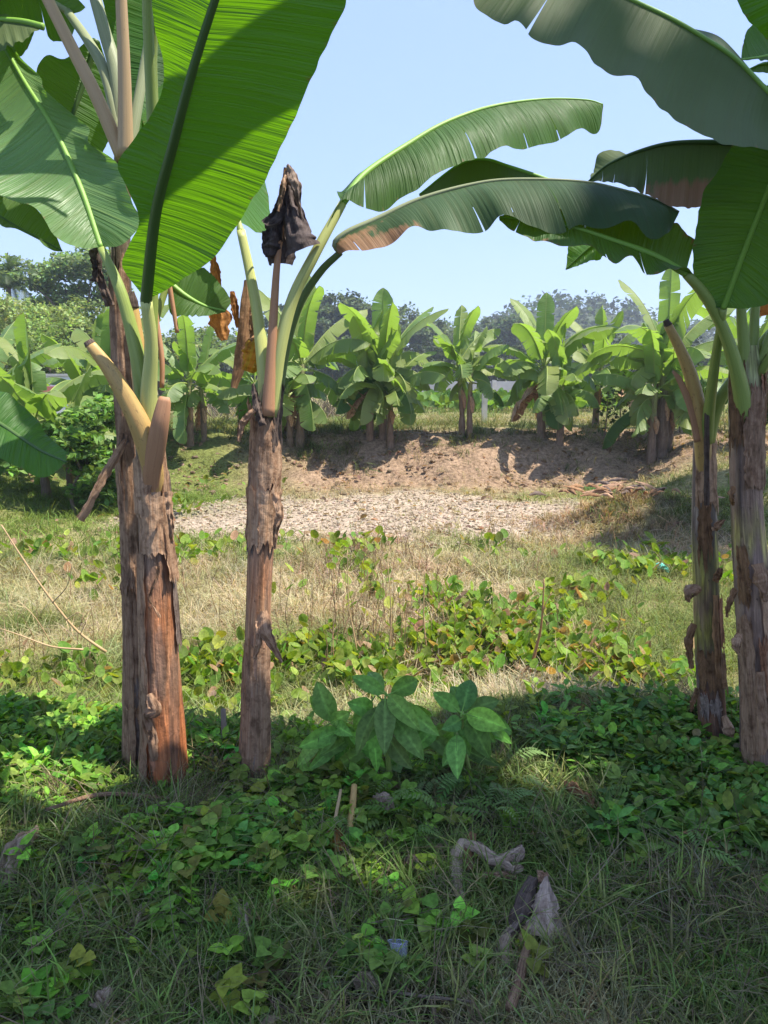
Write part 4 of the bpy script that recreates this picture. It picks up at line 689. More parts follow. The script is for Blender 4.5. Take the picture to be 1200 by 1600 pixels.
def rclumps(g, n, w_, z0, z1, r, d=None):
    out = []
    for _ in range(n):
        a = g.uniform(-1, 1); z = g.uniform(z0, z1); lim = 1 - .55 * max(0, (z - z0) / (z1 - z0) - .35)
        out.append((a * w_ * lim, g.uniform(-1, 1) * (d or w_) * .7, z, r * g.uniform(.7, 1.25), r * g.uniform(.5, .85)))
    return out
LT = "trees behind the left end of the far row"
def left_trees():
    g = np.random.default_rng(61)
    for u, y, top, w_, n, leaf, col, lab in (
        (118, 44, 398, 3.4, 18000, .26, (.23, .32, .15), "broad dark feathery tree behind the tall near stem, topmost at the left"),
        (48, 36, 468, 2.6, 13000, .17, (.27, .34, .13), "pale green loose tree left of the broad dark tree"),
        (175, 38, 470, 2.0, 10000, .17, (.25, .32, .12), "pale bushy tree low behind the tall near stem"),
        (5, 40, 490, 2.2, 9000, .18, (.26, .335, .12), "low pale green tree at the left edge of the picture"),
        (95, 32, 520, 2.4, 9000, .16, (.22, .31, .10), "low bushy tree behind the sunlit left banana plant"),
        (255, 46, 500, 3.0, 9000, .22, (.22, .30, .13), "dark tree seen between the two near plants on the left")):
        b = Py(u, 600, y); b[2] = gz(b[0], y); h = Py(u, top, y)[2] - b[2]
        tree("leafy_tree", b, h, rclumps(g, 16, w_, h * .38, h * .93, w_ * .40), lab, leaf, n, col, int(g.integers(1e6)), .2, LT)
left_trees()
def palm(u, y, top, label, seed):
    g = np.random.default_rng(seed); b = Py(u, 600, y); b[2] = gz(b[0], y); t = Py(u, top + 14, y); p = thing("palm_tree", b, label, "palm")
    tube("trunk", [b - [0, 0, .2], (b + t) / 2 + [.2, 0, 0], t], [.2, .15, .12], M['bark'], p, 10)
    for i in range(17):
        az, e = i * 2.4, 1.3 - 1.5 * i / 16; n = 12; s = np.linspace(0, 1, n); ee = e - 1.5 * s ** 1.5; d = np.stack([np.cos(ee) * np.sin(az), np.cos(ee) * np.cos(az), np.sin(ee)], 1) * (2.2 / n)
        P = t + np.cumsum(d, 0); Q = crv(P, 34); T = nrm(np.gradient(Q, axis=0)); sd = nrm(np.cross(T, [0, 0, 1.0])); V, F, off = [], [], 0
        for sg in (-1, 1):
            ln = .55 * np.sin(np.pi * np.linspace(.08, .97, 34)) ** .6
            tip = Q + (sd * sg * .8 + T * .5 - np.array([0, 0, .45])) * ln[:, None]
            for q in (Q - T * .03, Q + T * .03, tip): V.append(q)
            k = np.arange(34); F.append(np.stack([k + off, k + 34 + off, k + 68 + off], 1)); off += 102
        mesh("frond", np.vstack(V), [np.vstack(F)], M['tree_leaf'], p, col=np.tile([.055, .09, .03], (off, 1)), smooth=False)
palm(12, 42, 425, "feathery palm at the left edge above the pale trees", 5)
def back_trees():
    """hazy trees beyond the field and a wooded hill"""
    g = np.random.default_rng(77)
    for u, y, top, w_, n, lab in (
        (518, 95, 452, 5.2, 15000, "rounded hazy tree just right of the slim near stem"),
        (622, 100, 470, 6.5, 16000, "wide hazy tree behind the dense many-stemmed banana plant"),
        (462, 92, 480, 4.0, 9000, "hazy tree hidden partly by the slim near stem"),
        (560, 82, 520, 4.5, 9000, "dark low tree between the two rounded hazy trees"),
        (700, 110, 505, 5.0, 8000, "low hazy tree behind the small two-stemmed banana plant"),
        (770, 115, 497, 5.0, 8000, "hazy tree just left of the wooded hill"),
        (350, 90, 520, 5.0, 9000, "hazy tree seen between the near stems on the left"),
        (-420, 90, 470, 6.0, 9000, "hazy tree far beyond the left edge of the picture"), (-180, 80, 490, 5.0, 9000, "hazy tree just beyond the left edge of the picture"), (1420, 95, 480, 6.0, 9000, "hazy tree just beyond the right edge of the picture"), (1640, 90, 470, 6.0, 9000, "hazy tree far beyond the right edge of the picture")):
        b = Py(u, 600, y); b[2] = gz(b[0], y); h = Py(u, top, y)[2] - b[2]
        tree("hazy_tree", b, h, rclumps(g, 18, w_, h * .28, h * .92, w_ * .42), lab, .5, n, (.11, .15, .078), int(g.integers(1e6)), .35, "hazy trees beyond the field")
    # wooded hill
    cx, cy = Py(985, 600, 210)[0], 210.0; n = 60; X, Y = np.meshgrid(np.linspace(-95, 110, n), np.linspace(-55, 60, n))
    H = 20 * np.exp(-((X + 20) / 34) ** 2 - (Y / 34) ** 2) + 13 * np.exp(-((X - 48) / 36) ** 2 - (Y / 36) ** 2) + 5 * (fbm(X, Y, .06, 3) - .5) - 2
    V = np.stack([X + cx, Y + cy, H], -1).reshape(-1, 3); i, j = np.meshgrid(np.arange(n - 1), np.arange(n - 1), indexing='ij'); a = (i * n + j).ravel()
    tag(mesh("hill", V, [np.stack([a, a + 1, a + n + 1, a + n], 1)], plain_mat("hill_soil", (.04, .055, .028), .9, .5, .2, .3)), "low wooded hill beyond the field", kind="structure")
    m = 26000; fx, fy = g.uniform(-95, 110, m), g.uniform(-55, 30, m); ti = g.integers(0, 900, m); tx, ty = g.uniform(-95, 110, 900), g.uniform(-55, 30, 900)
    q = nrm(g.normal(0, 1, (m, 3))) * g.uniform(1.0, 3.0, (m, 1)); fx, fy = tx[ti] + q[:, 0], ty[ti] + q[:, 1]
    hz = lambda X, Y: 20 * np.exp(-((X + 20) / 34) ** 2 - (Y / 34) ** 2) + 13 * np.exp(-((X - 48) / 36) ** 2 - (Y / 36) ** 2) + 5 * (fbm(X, Y, .06, 3) - .5) - 2
    P = np.stack([fx + cx, fy + cy, hz(tx[ti], ty[ti]) + 2.0 + q[:, 2]], 1); tn = g.uniform(.6, 1.4, (900, 1))[ti]
    V, F, _ = leaf_quads(P, 1.5, g); tag(mesh("woods", V, F, M['tree_leaf'], col=np.repeat(hsvj((.075, .105, .055), m, .2, .08, g) * tn, 4, 0), smooth=False), "woods covering the far hill", kind="stuff")
    # shaded treeline at the end of the field
    P, Cc = [], []
    for k in range(120):
        u = -700 + k * 22 + g.normal(0, 8); y = g.uniform(66, 84); b = Py(u, 600, y); hh = g.uniform(2.6, 5.0); m = 700
        q = nrm(g.normal(0, 1, (m, 3))) * g.uniform(.5, 1.05, (m, 1)) * [g.uniform(1.3, 2.3), 1.4, hh * .5]; P.append(q + [b[0], y, .2 + hh * .5]); Cc.append(hsvj((.046, .066, .036), m, .25, .08, g) * g.uniform(.7, 1.2))
    V, F, _ = leaf_quads(np.vstack(P), .42, g); tag(mesh("treeline", V, F, M['tree_leaf'], col=np.repeat(np.vstack(Cc), 4, 0), smooth=False), "dark thicket along the end of the field", kind="stuff")
back_trees()
def right_side():
    g = np.random.default_rng(15)
    for u, y, top, w_, n, lab in ((1215, 15.0, 590, .9, 3500, "green bush behind the thick right stem"), (1120, 24, 575, 1.2, 4000, "dark bush behind the tallest far banana plant")):
        b = Py(u, 680, y); b[2] = gz(b[0], y); h = max(.8, Py(u, top, y)[2] - b[2])
        tree("bush", b, h, rclumps(g, 8, w_, h * .25, h * .9, w_ * .5), lab, .11, n, (.06, .10, .025), int(g.integers(1e6)), .04, None, "bush")
    b = Py(128, 700, 12.2); b[2] = gz(b[0], 12.2)
    tree("bush", b, 1.75, rclumps(g, 16, .75, .35, 1.7, .36), "leafy green bush left of the tall near stem, under the left banana plants", .13, 6000, (.17, .29, .07), 8, .03, None, "bush", 6)
right_side()
def shade_tree():
    """an unseen tree added right of the camera, its leaf clumps placed to shade chosen spots of the ground"""
    g = np.random.default_rng(19); base = np.array([14.5, 0.2, 0.0]); cl = []
    sx, sy = SUNV.x / SUNV.z, SUNV.y / SUNV.z
    def put(gx, gy, r, h): cl.append((gx + sx * h - base[0], gy + sy * h - base[1], h, r, r * .5))  # clump set up the sun's line from the ground it is to shade
    for gx in np.arange(-2.6, 2.9, .62):
        for gy in np.arange(-.4, 2.0 if gx > -.7 else 1.45, .4): put(gx + g.normal(0, .1), gy + g.normal(0, .07), .42, g.uniform(10.5, 14.0))
    for gx, gy, r in ((-.2, 2.9, .22), (.05, 2.95, .3), (.35, 3.0, .25), (1.1, 3.3, .35), (.75, 3.35, .25), (1.7, 3.0, .5), (1.25, 2.6, .3), (2.2, 2.6, .5), (2.0, 3.8, .5), (1.5, 4.3, .4), (.1, 2.5, .34), (-.25, 2.4, .26), (-.55, 2.2, .26), (-.8, 2.05, .28), (-.45, 2.0, .3), (-1.1, 1.85, .26), (-.75, 1.8, .3), (-1.4, 1.8, .24), (-1.65, 1.75, .24), (.75, 2.0, .4), (1.1, 1.9, .4), (.9, 2.3, .3), (1.0, 2.35, .3), (.5, 2.3, .3), (3.9, 9.3, .8), (4.6, 10.2, .8), (5.6, 12.2, .9), (5.0, 13.3, .7)):
        put(gx, gy, r, g.uniform(11, 14))
    tree("shade_tree", base, 14.0, cl, "unseen tree added to the right of the near bank, crown laid out to shade it", .19, 62000, (.05, .09, .02), 21, .35, None, "tree", 26)
shade_tree()

# ------------------------------------------------------------------ far bits: post, wall, house, saplings
def far_bits():
    g = np.random.default_rng(23)
    conc = plain_mat("weathered_concrete", (.42, .41, .40), .85, .25, 6, .01)
    def box(c, s, rz=0):
        v = np.array([[x, y, z] for z in (0, 1) for y in (-.5, .5) for x in (-.5, .5)]) * s; a = R(rz); v = np.stack([v[:, 0] * math.cos(a) - v[:, 1] * math.sin(a), v[:, 0] * math.sin(a) + v[:, 1] * math.cos(a), v[:, 2]], 1)
        return v + c, [np.array([[0, 1, 3, 2], [4, 6, 7, 5], [0, 4, 5, 1], [1, 5, 7, 3], [3, 7, 6, 2], [2, 6, 4, 0]])[:, ::-1]], v * 0 + .5
    b = Py(757, 640, 21); z = float(gz(b[0], 21)); p = thing("concrete_post", (b[0], 21, z), "leaning grey concrete post in the field behind the small banana plant", "post")
    V, F, c = join([box(np.array([b[0], 21, z - .2]), np.array([.14, .14, 1.25])), box(np.array([b[0], 21, z + 1.052]), np.array([.11, .11, .05]))]); mesh("shaft", V, F, conc, p, smooth=False)
    tube("wire_hook", [[b[0], 20.9, z + .8], [b[0] + .05, 20.86, z + .83], [b[0] + .09, 20.9, z + .78]], .008, M['bark'], p, 5)
    # low pale wall
    w0, w1 = Py(560, 630, 47), Py(905, 630, 47); p = thing("boundary_wall", ((w0[0] + w1[0]) / 2, 47, .15), "low pale grey wall across the end of the field", "wall")
    L = w1[0] - w0[0]; V, F, c = box(np.array([(w0[0] + w1[0]) / 2, 47, 0]), np.array([L, .22, 1.05])); mesh("wall_body", V, F, plain_mat("grey_plaster", (.36, .36, .38), .9, .3, 1.5, .02), p, smooth=False)
    V, F, c = join([box(np.array([w0[0] + L * (i + .5) / 9, 46.8, 0]), np.array([.25, .22, 1.12])) for i in range(9)]); mesh("wall_piers", V, F, conc, p, smooth=False)
    # low painted wall at the left
    c0 = Py(88, 600, 24); z = float(gz(c0[0], 24)); p = thing("painted_wall", (c0[0], 24, z), "low pale wall with a faded red band behind the far left banana plant", "wall"); A = np.array([c0[0], 24, z])
    V, F, c = box(A + [0, .2, -.2], np.array([2.6, .25, 1.45])); mesh("wall_body", V, F, plain_mat("whitewash", (.60, .63, .68), .9, .2, 2, .01), p, smooth=False)
    V, F, c = box(A + [-.2, .05, .72], np.array([1.5, .06, .22])); mesh("painted_band", V, F, plain_mat("faded_red", (.45, .16, .13), .85, .2, 3, .01), p, smooth=False)
    V, F, c = box(A + [0, .2, 1.255], np.array([2.7, .34, .07])); mesh("coping", V, F, conc, p, smooth=False)
    # saplings on the bank
    for u, v, y, h, lab in ((942, 706, 16.2, 1.1, "thin bare-stemmed sapling with a dark tuft, left of the other saplings"), (966, 700, 16.6, 1.25, "leafy young sapling between its two neighbours"), (992, 698, 16.8, 1.5, "tallest sapling of the three, beside the tall banana plant"), (1062, 690, 17.0, 1.0, "thin sapling right of the thick brown banana stems")):
        b = Py(u, v, y); b[2] = gz(b[0], y); p = thing("sapling", b, lab, "sapling", "saplings on the far bank")
        tip = b + [g.normal(0, .08), 0, h]; tube("stem", [b - [0, 0, .05], (b + tip) / 2 + [.02, 0, 0], tip], [.016, .012, .006], M['bark'], p, 6)
        m = 150; f = g.uniform(.35, 1.02, m); q = b + (tip - b) * f[:, None] + g.normal(0, .13, (m, 3)) * [1, 1, .6]; V, F, _ = leaf_quads(q, .10, g); mesh("leaves", V, F, M['tree_leaf'], p, col=np.repeat(hsvj((.06, .09, .03), m, .25, .1, g), 4, 0), smooth=False)
    # thicket of bare twigs left of the dense banana plant
    V, F, off = [], [], []
    parts = []
    for _ in range(260):
        u = g.uniform(330, 560); y = g.uniform(20, 27); b = Py(u, 640, y); b[2] = gz(b[0], y); t = b + [g.normal(0, .5), g.normal(0, .3), g.uniform(.3, 1.3)]
        a, f, _ = tube_arr(crv([b, (b + t) / 2 + g.normal(0, .1, 3), t], 6), np.linspace(.018, .004, 6), 4, cap=False); parts.append((a, f, hsvj((.26, .22, .18), 1, .2, .05, g).repeat(len(a), 0)))
    V, F, c = join(parts); tag(mesh("dry_undergrowth", V, F, M['blade'], col=c), "tangle of bare grey twigs in the field", kind="stuff")
far_bits()

# ------------------------------------------------------------------ ground cover
def tuft(nb, h, wd, spread, bend, seed, jit=.4):
    g = np.random.default_rng(seed); V, F4, F3, tint = [], [], [], []
    for b in range(nb):
        a, rr = g.uniform(0, 6.28), spread * math.sqrt(g.random()); hh = h * g.uniform(1 - jit, 1 + jit); bd = bend * g.uniform(.3, 1.6); az = g.uniform(0, 6.28); d = np.array([math.sin(az), math.cos(az), 0]); sd = np.array([math.cos(az), -math.sin(az), 0]); o = len(V)
        for k, s in enumerate((0, .35, .7, 1.0)):
            c = np.array([rr * math.sin(a), rr * math.cos(a), 0]) + d * hh * bd * s ** 1.8 + np.array([0, 0, 1]) * hh * (s - .38 * bd * s ** 2.4)
            wk = wd * g.uniform(.7, 1.2) * (1, .95, .6, 0)[k]
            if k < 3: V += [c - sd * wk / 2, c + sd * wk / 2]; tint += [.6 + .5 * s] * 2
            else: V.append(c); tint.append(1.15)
        F4 += [[o, o + 1, o + 3, o + 2], [o + 2, o + 3, o + 5, o + 4]]; F3.append([o + 4, o + 5, o + 6])
    return np.array(V), [np.array(F4), np.array(F3)], np.array(tint)
HEART = (np.array([[0, 0, 0], [-.36, -.08, .07], [-.52, .22, .12], [-.33, .62, .08], [0, 1, -.06], [.33, .62, .08], [.52, .22, .12], [.36, -.08, .07], [0, .3, -.03], [0, .65, -.03]], float),
         [np.array([[0, 8, 2, 1], [8, 9, 3, 2], [0, 7, 6, 8], [8, 6, 5, 9]]), np.array([[9, 4, 3], [9, 5, 4]])])
OVAL = (np.array([[0, 0, 0], [-.2, .22, .05], [-.27, .52, .06], [-.16, .82, .02], [0, 1, -.08], [.16, .82, .02], [.27, .52, .06], [.2, .22, .05], [0, .4, 0], [0, .72, -.02]], float),
        [np.array([[0, 8, 2, 1], [8, 9, 3, 2], [0, 7, 6, 8], [8, 6, 5, 9]]), np.array([[9, 4, 3], [9, 5, 4]])])
def sprig(leafT, n, h, lr, seed, up=.5):
    """a short stem with n leaves standing out from it"""
    g = np.random.default_rng(seed); V, F4, F3, off = [], [], [], 0; tint = []
    st = np.array([[-.002, 0, 0], [.002, 0, 0], [.0015, 0, h], [-.0015, 0, h]]); V.append(st); F4.append(np.array([[0, 1, 2, 3]])); off = 4; tint += [.7] * 4
    for i in range(n):
        az = i * 2.4 + g.uniform(-.5, .5); z = h * (.35 + .65 * (i + 1) / n); sc = lr * g.uniform(.6, 1.2); e = g.normal(up * .4, .35)
        L = leafT[0] * sc; ce, se, ca, sa = math.cos(e), math.sin(e), math.cos(az), math.sin(az); L = np.stack([L[:, 0], L[:, 1] * ce - L[:, 2] * se, L[:, 1] * se + L[:, 2] * ce], 1); L[:, 1] += sc * .35
        L = np.stack([L[:, 0] * ca + L[:, 1] * sa, -L[:, 0] * sa + L[:, 1] * ca, L[:, 2] + z], 1); V.append(L); F4.append(leafT[1][0] + off); F3.append(leafT[1][1] + off); off += len(L); tint += [g.uniform(.75, 1.2)] * len(L)
    return np.vstack(V), [np.vstack(F4), np.vstack(F3)], np.array(tint)
def pinnate(seed, pairs=9, L=.15):
    g = np.random.default_rng(seed); V, F4, F3, off = [], [], [], 0
    for k in range(pairs):
        s = (k + 1) / pairs; c = np.array([0, L * s, L * .55 * s - L * .75 * s * s])
        for sg in (-1, 1):
            lf = OVAL[0] * np.array([.55, 1, .6]) * L * .33 * (1 - .35 * abs(s - .5)); a = sg * (1.25 - .5 * s)
            q = np.stack([lf[:, 0] * math.cos(a) + lf[:, 1] * math.sin(a), -lf[:, 0] * math.sin(a) + lf[:, 1] * math.cos(a), lf[:, 2] - .25 * lf[:, 1]], 1) + c
            V.append(q); F4.append(OVAL[1][0] + off); F3.append(OVAL[1][1] + off); off += 10
    V = np.vstack(V); return V, [np.vstack(F4), np.vstack(F3)], np.ones(len(V))
def spread(n, y0, y1, xk, dens, g, pw=2.0, xmin=0.0):
    """n places between y0 and y1, thinning with distance, kept with probability dens(x, y)"""
    out = []; tot = 0
    for _ in range(60):
        u = g.random(n * 2); y = (y0 ** (1 - pw + 1) + u * (y1 ** (2 - pw) - y0 ** (2 - pw))) ** (1 / (2 - pw)) if pw != 2 else y0 * (y1 / y0) ** u
        x = g.uniform(-1, 1, n * 2) * (xk * y + .35 + xmin); keep = g.random(n * 2) < dens(x, y); out.append(np.stack([x[keep], y[keep]], 1)); tot += keep.sum()
        if tot >= n: break
    q = np.vstack(out)[:n]; return q[:, 0], q[:, 1]
def cover(name, label, mat, jobs):
    V, F, c = join(jobs); return tag(mesh(name, V, F, M[mat], col=c), label, kind="stuff")
def job(tpl, x, y, colr, scl, g, tilt=.25, dz=0., face=None):
    z = gz(x, y) + dz; return scatter(tpl[0], tpl[1], np.stack([x, y, z], 1), rots(len(x), tilt, g), scl, colr, tpl[2] if len(tpl) > 2 else None)
def blend(a, b, f, n, g, dv=.22, dh=.08):
    f = np.clip(f, 0, 1)[:, None]; return hsvj(np.ones(3), n, dv, dh, g) * (np.array(a)[None] * (1 - f) + np.array(b)[None] * f)
def blobs(L):
    C_ = [(*G(u, v)[:2], r, k) for u, v, r, k in L]
    def f(x, y):
        d = 0 * x
        for cx, cy, r, k in C_: d = np.maximum(d, k * np.exp(-((x - cx) ** 2 + (y - cy) ** 2) / (r * r)))
        return d
    return f
FEET = [Py(*q)[:2] for q in ((250, 1225, 2.66), (400, 1205, 2.72), (1115, 1150, 3.0), (1188, 1190, 2.75))]
def feet(f):
    """the same density, thinned in front of the stems"""
    def h(x, y):
        d = f(x, y)
        for cx, cy in FEET: d = d * (1 - .9 * np.exp(-((x - cx) / .2) ** 4 - ((y - cy + .14) / .24) ** 4))
        return d
    return h
def ground_cover():
    g = np.random.default_rng(42)
    ye = lambda x: 3.0 + 0 * x
    # near bank: fine grass, longer clumps at the stems, straw between
    T = [tuft(10, .055, .0036, .035, 1.0, s) for s in range(4)]; TL = [tuft(9, .13, .006, .04, .9, 20 + s) for s in range(3)]; TS = [tuft(8, .10, .0026, .06, 1.6, 30 + s) for s in range(3)]
    jobs = []
    for t in T:
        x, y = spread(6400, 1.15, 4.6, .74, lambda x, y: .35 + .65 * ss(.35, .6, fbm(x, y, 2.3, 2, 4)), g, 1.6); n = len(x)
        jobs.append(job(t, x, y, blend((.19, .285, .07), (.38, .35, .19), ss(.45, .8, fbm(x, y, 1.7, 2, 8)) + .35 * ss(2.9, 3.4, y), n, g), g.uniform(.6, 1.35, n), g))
    lg = blobs([(205, 1265, .22, 1), (300, 1265, .18, .8), (330, 1230, .2, .8), (440, 1230, .2, .7), (260, 1240, .25, 1), (80, 1265, .35, .6), (1180, 1270, .3, .6), (700, 1420, .3, .25), (1000, 1440, .4, .2), (850, 1220, .3, .6), (860, 1260, .25, .5), (520, 1450, .3, .3), (60, 1480, .3, .3)])
    for t in TL:
        x, y = spread(420, 1.3, 4.2, .6, feet(lambda x, y: lg(x, y) + .03), g, 1.6); n = len(x)
        jobs.append(job(t, x, y, blend((.19, .28, .07), (.36, .32, .17), g.random(n) ** 3, n, g), g.uniform(.55, 1.15, n), g))
    for t in TS:
        x, y = spread(1000, 1.2, 4.4, .7, lambda x, y: .2 + .8 * ss(.5, .75, fbm(x, y, 1.9, 2, 15)), g, 1.6); n = len(x)
        jobs.append(job(t, x, y, blend((.30, .25, .16), (.18, .14, .09), g.random(n), n, g), g.uniform(.6, 1.4, n), g, .5))
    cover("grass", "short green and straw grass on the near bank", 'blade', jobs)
    # low herbs of the near bank
    hb = blobs([(300, 1345, .26, 1), (390, 1320, .28, 1), (470, 1300, .22, .8), (150, 1390, .2, .7), (200, 1340, .15, .5), (560, 1290, .22, .7), (640, 1480, .2, .5), (610, 1390, .2, .5), (700, 1500, .15, .4), (380, 1560, .15, .3), (240, 1500, .12, .6), (800, 1520, .15, .4), (1150, 1400, .2, .5), (1050, 1330, .3, .5), (950, 1300, .25, .4), (120, 1330, .2, .25), (510, 1230, .3, .8), (640, 1230, .3, .7), (1150, 1240, .35, 1), (30, 1590, .2, .5)])
    SP = [sprig(HEART, 6, .055, .036, s, .3) for s in range(4)]
    jobs = []
    for t in SP:
        x, y = spread(300, 1.3, 3.0, .6, lambda x, y: np.clip(hb(x, y) ** 2.2 * (.2 + 1.2 * ss(.38, .6, fbm(x, y, 5.0, 2, 12))), 0, 1), g, 1.2); n = len(x); jobs.append(job(t, x, y, hsvj((.22, .37, .06), n, .28, .18, g), g.uniform(.35, 1.3, n), g, .3, .01))
        x, y = spread(45, 1.3, 3.0, .6, lambda x, y: .5 + 0 * x, g, 1.4); n = len(x); jobs.append(job(t, x, y, hsvj((.20, .32, .07), n, .25, .1, g), g.uniform(.35, .75, n), g, .4, .005))
    cover("creeper", "heart-leaved green creeper over the near bank", 'herb', jobs)
    SO = [sprig(OVAL, 10, .085, .048, 10 + s, .8) for s in range(4)]; rb = blobs([(1010, 1175, .28, 1), (1080, 1190, .3, 1), (950, 1215, .18, .7), (1150, 1230, .3, .8), (1180, 1330, .25, .5), (1040, 1270, .3, .5)]); lb = blobs([(60, 1130, .45, 1), (150, 1130, .4, 1), (20, 1190, .4, .9), (180, 1190, .3, .8), (330, 1110, .35, .8), (320, 1180, .25, .7), (110, 1090, .4, .7), (480, 1190, .3, .6)])
    jobs = []
    for t in SO:
        clear = lambda f: (lambda x, y: feet(f)(x, y) * (1 - .96 * np.exp(-((x - .03) / .55) ** 4 - ((y - 2.85) / .5) ** 4)))
        x, y = spread(360, 2.2, 3.6, .6, clear(lambda x, y: rb(x, y) * (.15 + .85 * ss(.36, .55, fbm(x, y, 3.4, 2, 5)))), g, 1.0); n = len(x); jobs.append(job(t, x, y, hsvj((.16, .28, .055), n, .3, .16, g), g.uniform(.3, 1.25, n), g, .35))
        x, y = spread(600, 2.3, 4.6, .62, clear(lb), g, 1.2); n = len(x); jobs.append(job(t, x, y, hsvj((.17, .30, .045), n, .3, .16, g), g.uniform(.3, 1.2, n), g, .4))
    PN = [pinnate(s) for s in range(2)]; pb = blobs([(700, 1225, .2, 1), (740, 1255, .18, 1), (660, 1260, .18, .8), (790, 1290, .12, .8), (1080, 1310, .2, .35), (1120, 1360, .15, .3), (590, 1240, .18, .5)])
    for t in PN:
        x, y = spread(34, 2.1, 3.1, .6, pb, g, 1.0); n = len(x); jobs.append(job(t, x, y, hsvj((.17, .27, .08), n, .2, .08, g), g.uniform(.45, .85, n), g, .35, g.uniform(.02, .12, n)))
    cover("undergrowth", "mixed low green weeds and ferny leaves along the bank edge", 'herb', jobs)
    # dry pond: straw and green grass
    grn = lambda x, y: .12 + ss(.40, .60, fbm(x, y, .75, 3, 50)) * .8 + .35 * ss(1.0, 3.0, x) * ss(8, 6, y) + .25 * ss(-.5, -2, x) - .2 * ss(.42, .62, fbm(x, y, 2.2, 2, 9))
    ng = lambda x, y: 1 - zones(x, y)[0] * .985
    TP = [tuft(10, .15, .0045, .07, 1.1, 40 + s) for s in range(4)]; TF = [tuft(8, .17, .009, .12, 1.1, 60 + s) for s in range(4)]
    jobs = []
    for t in TP:
        x, y = spread(3500, 4.0, 9.0, .78, lambda x, y: ng(x, y) * (.5 + .5 * ss(.3, .6, fbm(x, y, 2.6, 2, 70))), g, 1.7); n = len(x)
        jobs.append(job(t, x, y, blend((.62, .52, .36), (.22, .27, .085), grn(x, y), n, g), g.uniform(.5, 1.45, n), g, .35))
    for t in TF:
        x, y = spread(2900, 8.0, 16.5, .85, lambda x, y: ng(x, y) * (.5 + .5 * ss(.3, .6, fbm(x, y, 1.6, 2, 70))) * (1 - .45 * zones(x, y)[2]), g, 1.2); n = len(x); zz = zones(x, y); gf = np.clip(grn(x, y) * (1 - zz[2]) + zz[4] * 1.2, 0, 1)
        jobs.append(job(t, x, y, blend((.48, .38, .26), (.19, .27, .06), gf, n, g), g.uniform(.4, 1.2, n) * (1 - .35 * zz[2]), g, .4))
    # the grassed mound, shade painted into the grass colour on its right, and the shaded green strip on top of the far bank
    x, y = g.normal(3.6, .8, 900), g.normal(10.8, .5, 900); n = 900; jobs.append(job(TF[0], x, y, blend((.40, .29, .18), (.13, .17, .05), ss(3.5, 4.4, x + g.normal(0, .4, n)), n, g), g.uniform(.6, 1.3, n), g, .5))
    for t in TF:
        x, y = spread(1300, 15.2, 20, .8, lambda x, y: np.clip(ss(.40, .6, fbm(x, y, .9, 2, 90)) * (1.1 - ss(.5, 3.0, x)) + .12, 0, 1) * ss(15.0, 16.6, y), g, 1.0); n = len(x)
        jobs.append(job(t, x, y, blend((.12, .18, .05), (.27, .24, .11), g.random(n) ** 2, n, g), g.uniform(.6, 1.7, n), g, .3))
        x, y = spread(1800, 18.5, 46, .95, lambda x, y: .3 + .7 * ss(.4, .6, fbm(x, y, .4, 2, 91)), g, 1.3); n = len(x)
        jobs.append(job(t, x, y, blend((.30, .26, .14), (.16, .22, .06), ss(.4, .65, fbm(x, y, .3, 2, 33)), n, g), g.uniform(.6, 1.6, n) * 1.2, g, .35))
    cover("dry_grass", "straw and green grass over the dry pond and far bank", 'blade', jobs)
    # water hyacinth: round leaves on short stalks
    EL = math.radians(48)
    k = 12; a = np.linspace(0, 2 * np.pi, k, endpoint=False); rimx, rimy = .40 * np.sin(a) * (1 - .22 * -np.cos(a)), .5 + .55 * -np.cos(a); rimz = .16 * np.abs(rimx) / .4 + .2 * (rimy - .5) ** 2
    HV = np.vstack([np.stack([rimx, rimy, rimz], 1), [[0, .5, 0]]]); HV = np.stack([HV[:, 0], HV[:, 1] * math.cos(EL) - HV[:, 2] * math.sin(EL), HV[:, 1] * math.sin(EL) + HV[:, 2] * math.cos(EL)], 1)
    HV = np.vstack([HV, [[-.025, 0, .04], [.025, 0, .04], [.05, -.25, -1.1], [-.05, -.25, -1.1]]]); i = np.arange(k)
    HY = (HV, [np.stack([i, (i + 1) % k, np.full(k, k)], 1), np.array([[k + 1, k + 4, k + 3, k + 2]])], np.concatenate([np.ones(k) * 1.05, [.85], np.ones(4) * .8]))
    hy = blobs([(560, 1060, .45, .9), (680, 1040, .5, 1), (780, 1030, .55, 1), (880, 1045, .5, 1), (950, 1060, .35, .8), (740, 985, .55, .9), (850, 1000, .5, .8), (620, 1090, .3, .7), (480, 1040, .4, .7), (450, 1090, .3, .6), (320, 1075, .35, .8), (360, 1130, .3, .7), (100, 1085, .35, .6), (30, 1090, .35, .6), (200, 1100, .3, .5), (700, 950, .4, .3), (1000, 1080, .3, .5)])
    hs = blobs([(330, 870, .5, .5), (290, 885, .4, .4), (560, 870, .5, .4), (540, 900, .4, .35), (440, 860, .5, .3), (760, 870, .4, .3), (80, 870, .5, .3), (170, 880, .5, .3), (150, 930, .4, .15), (900, 940, .4, .3), (1000, 890, .6, .5), (1050, 900, .6, .5), (270, 800, .5, .5), (600, 940, .6, .2), (350, 745, .7, .2), (430, 760, .6, .2)])
    jobs = []
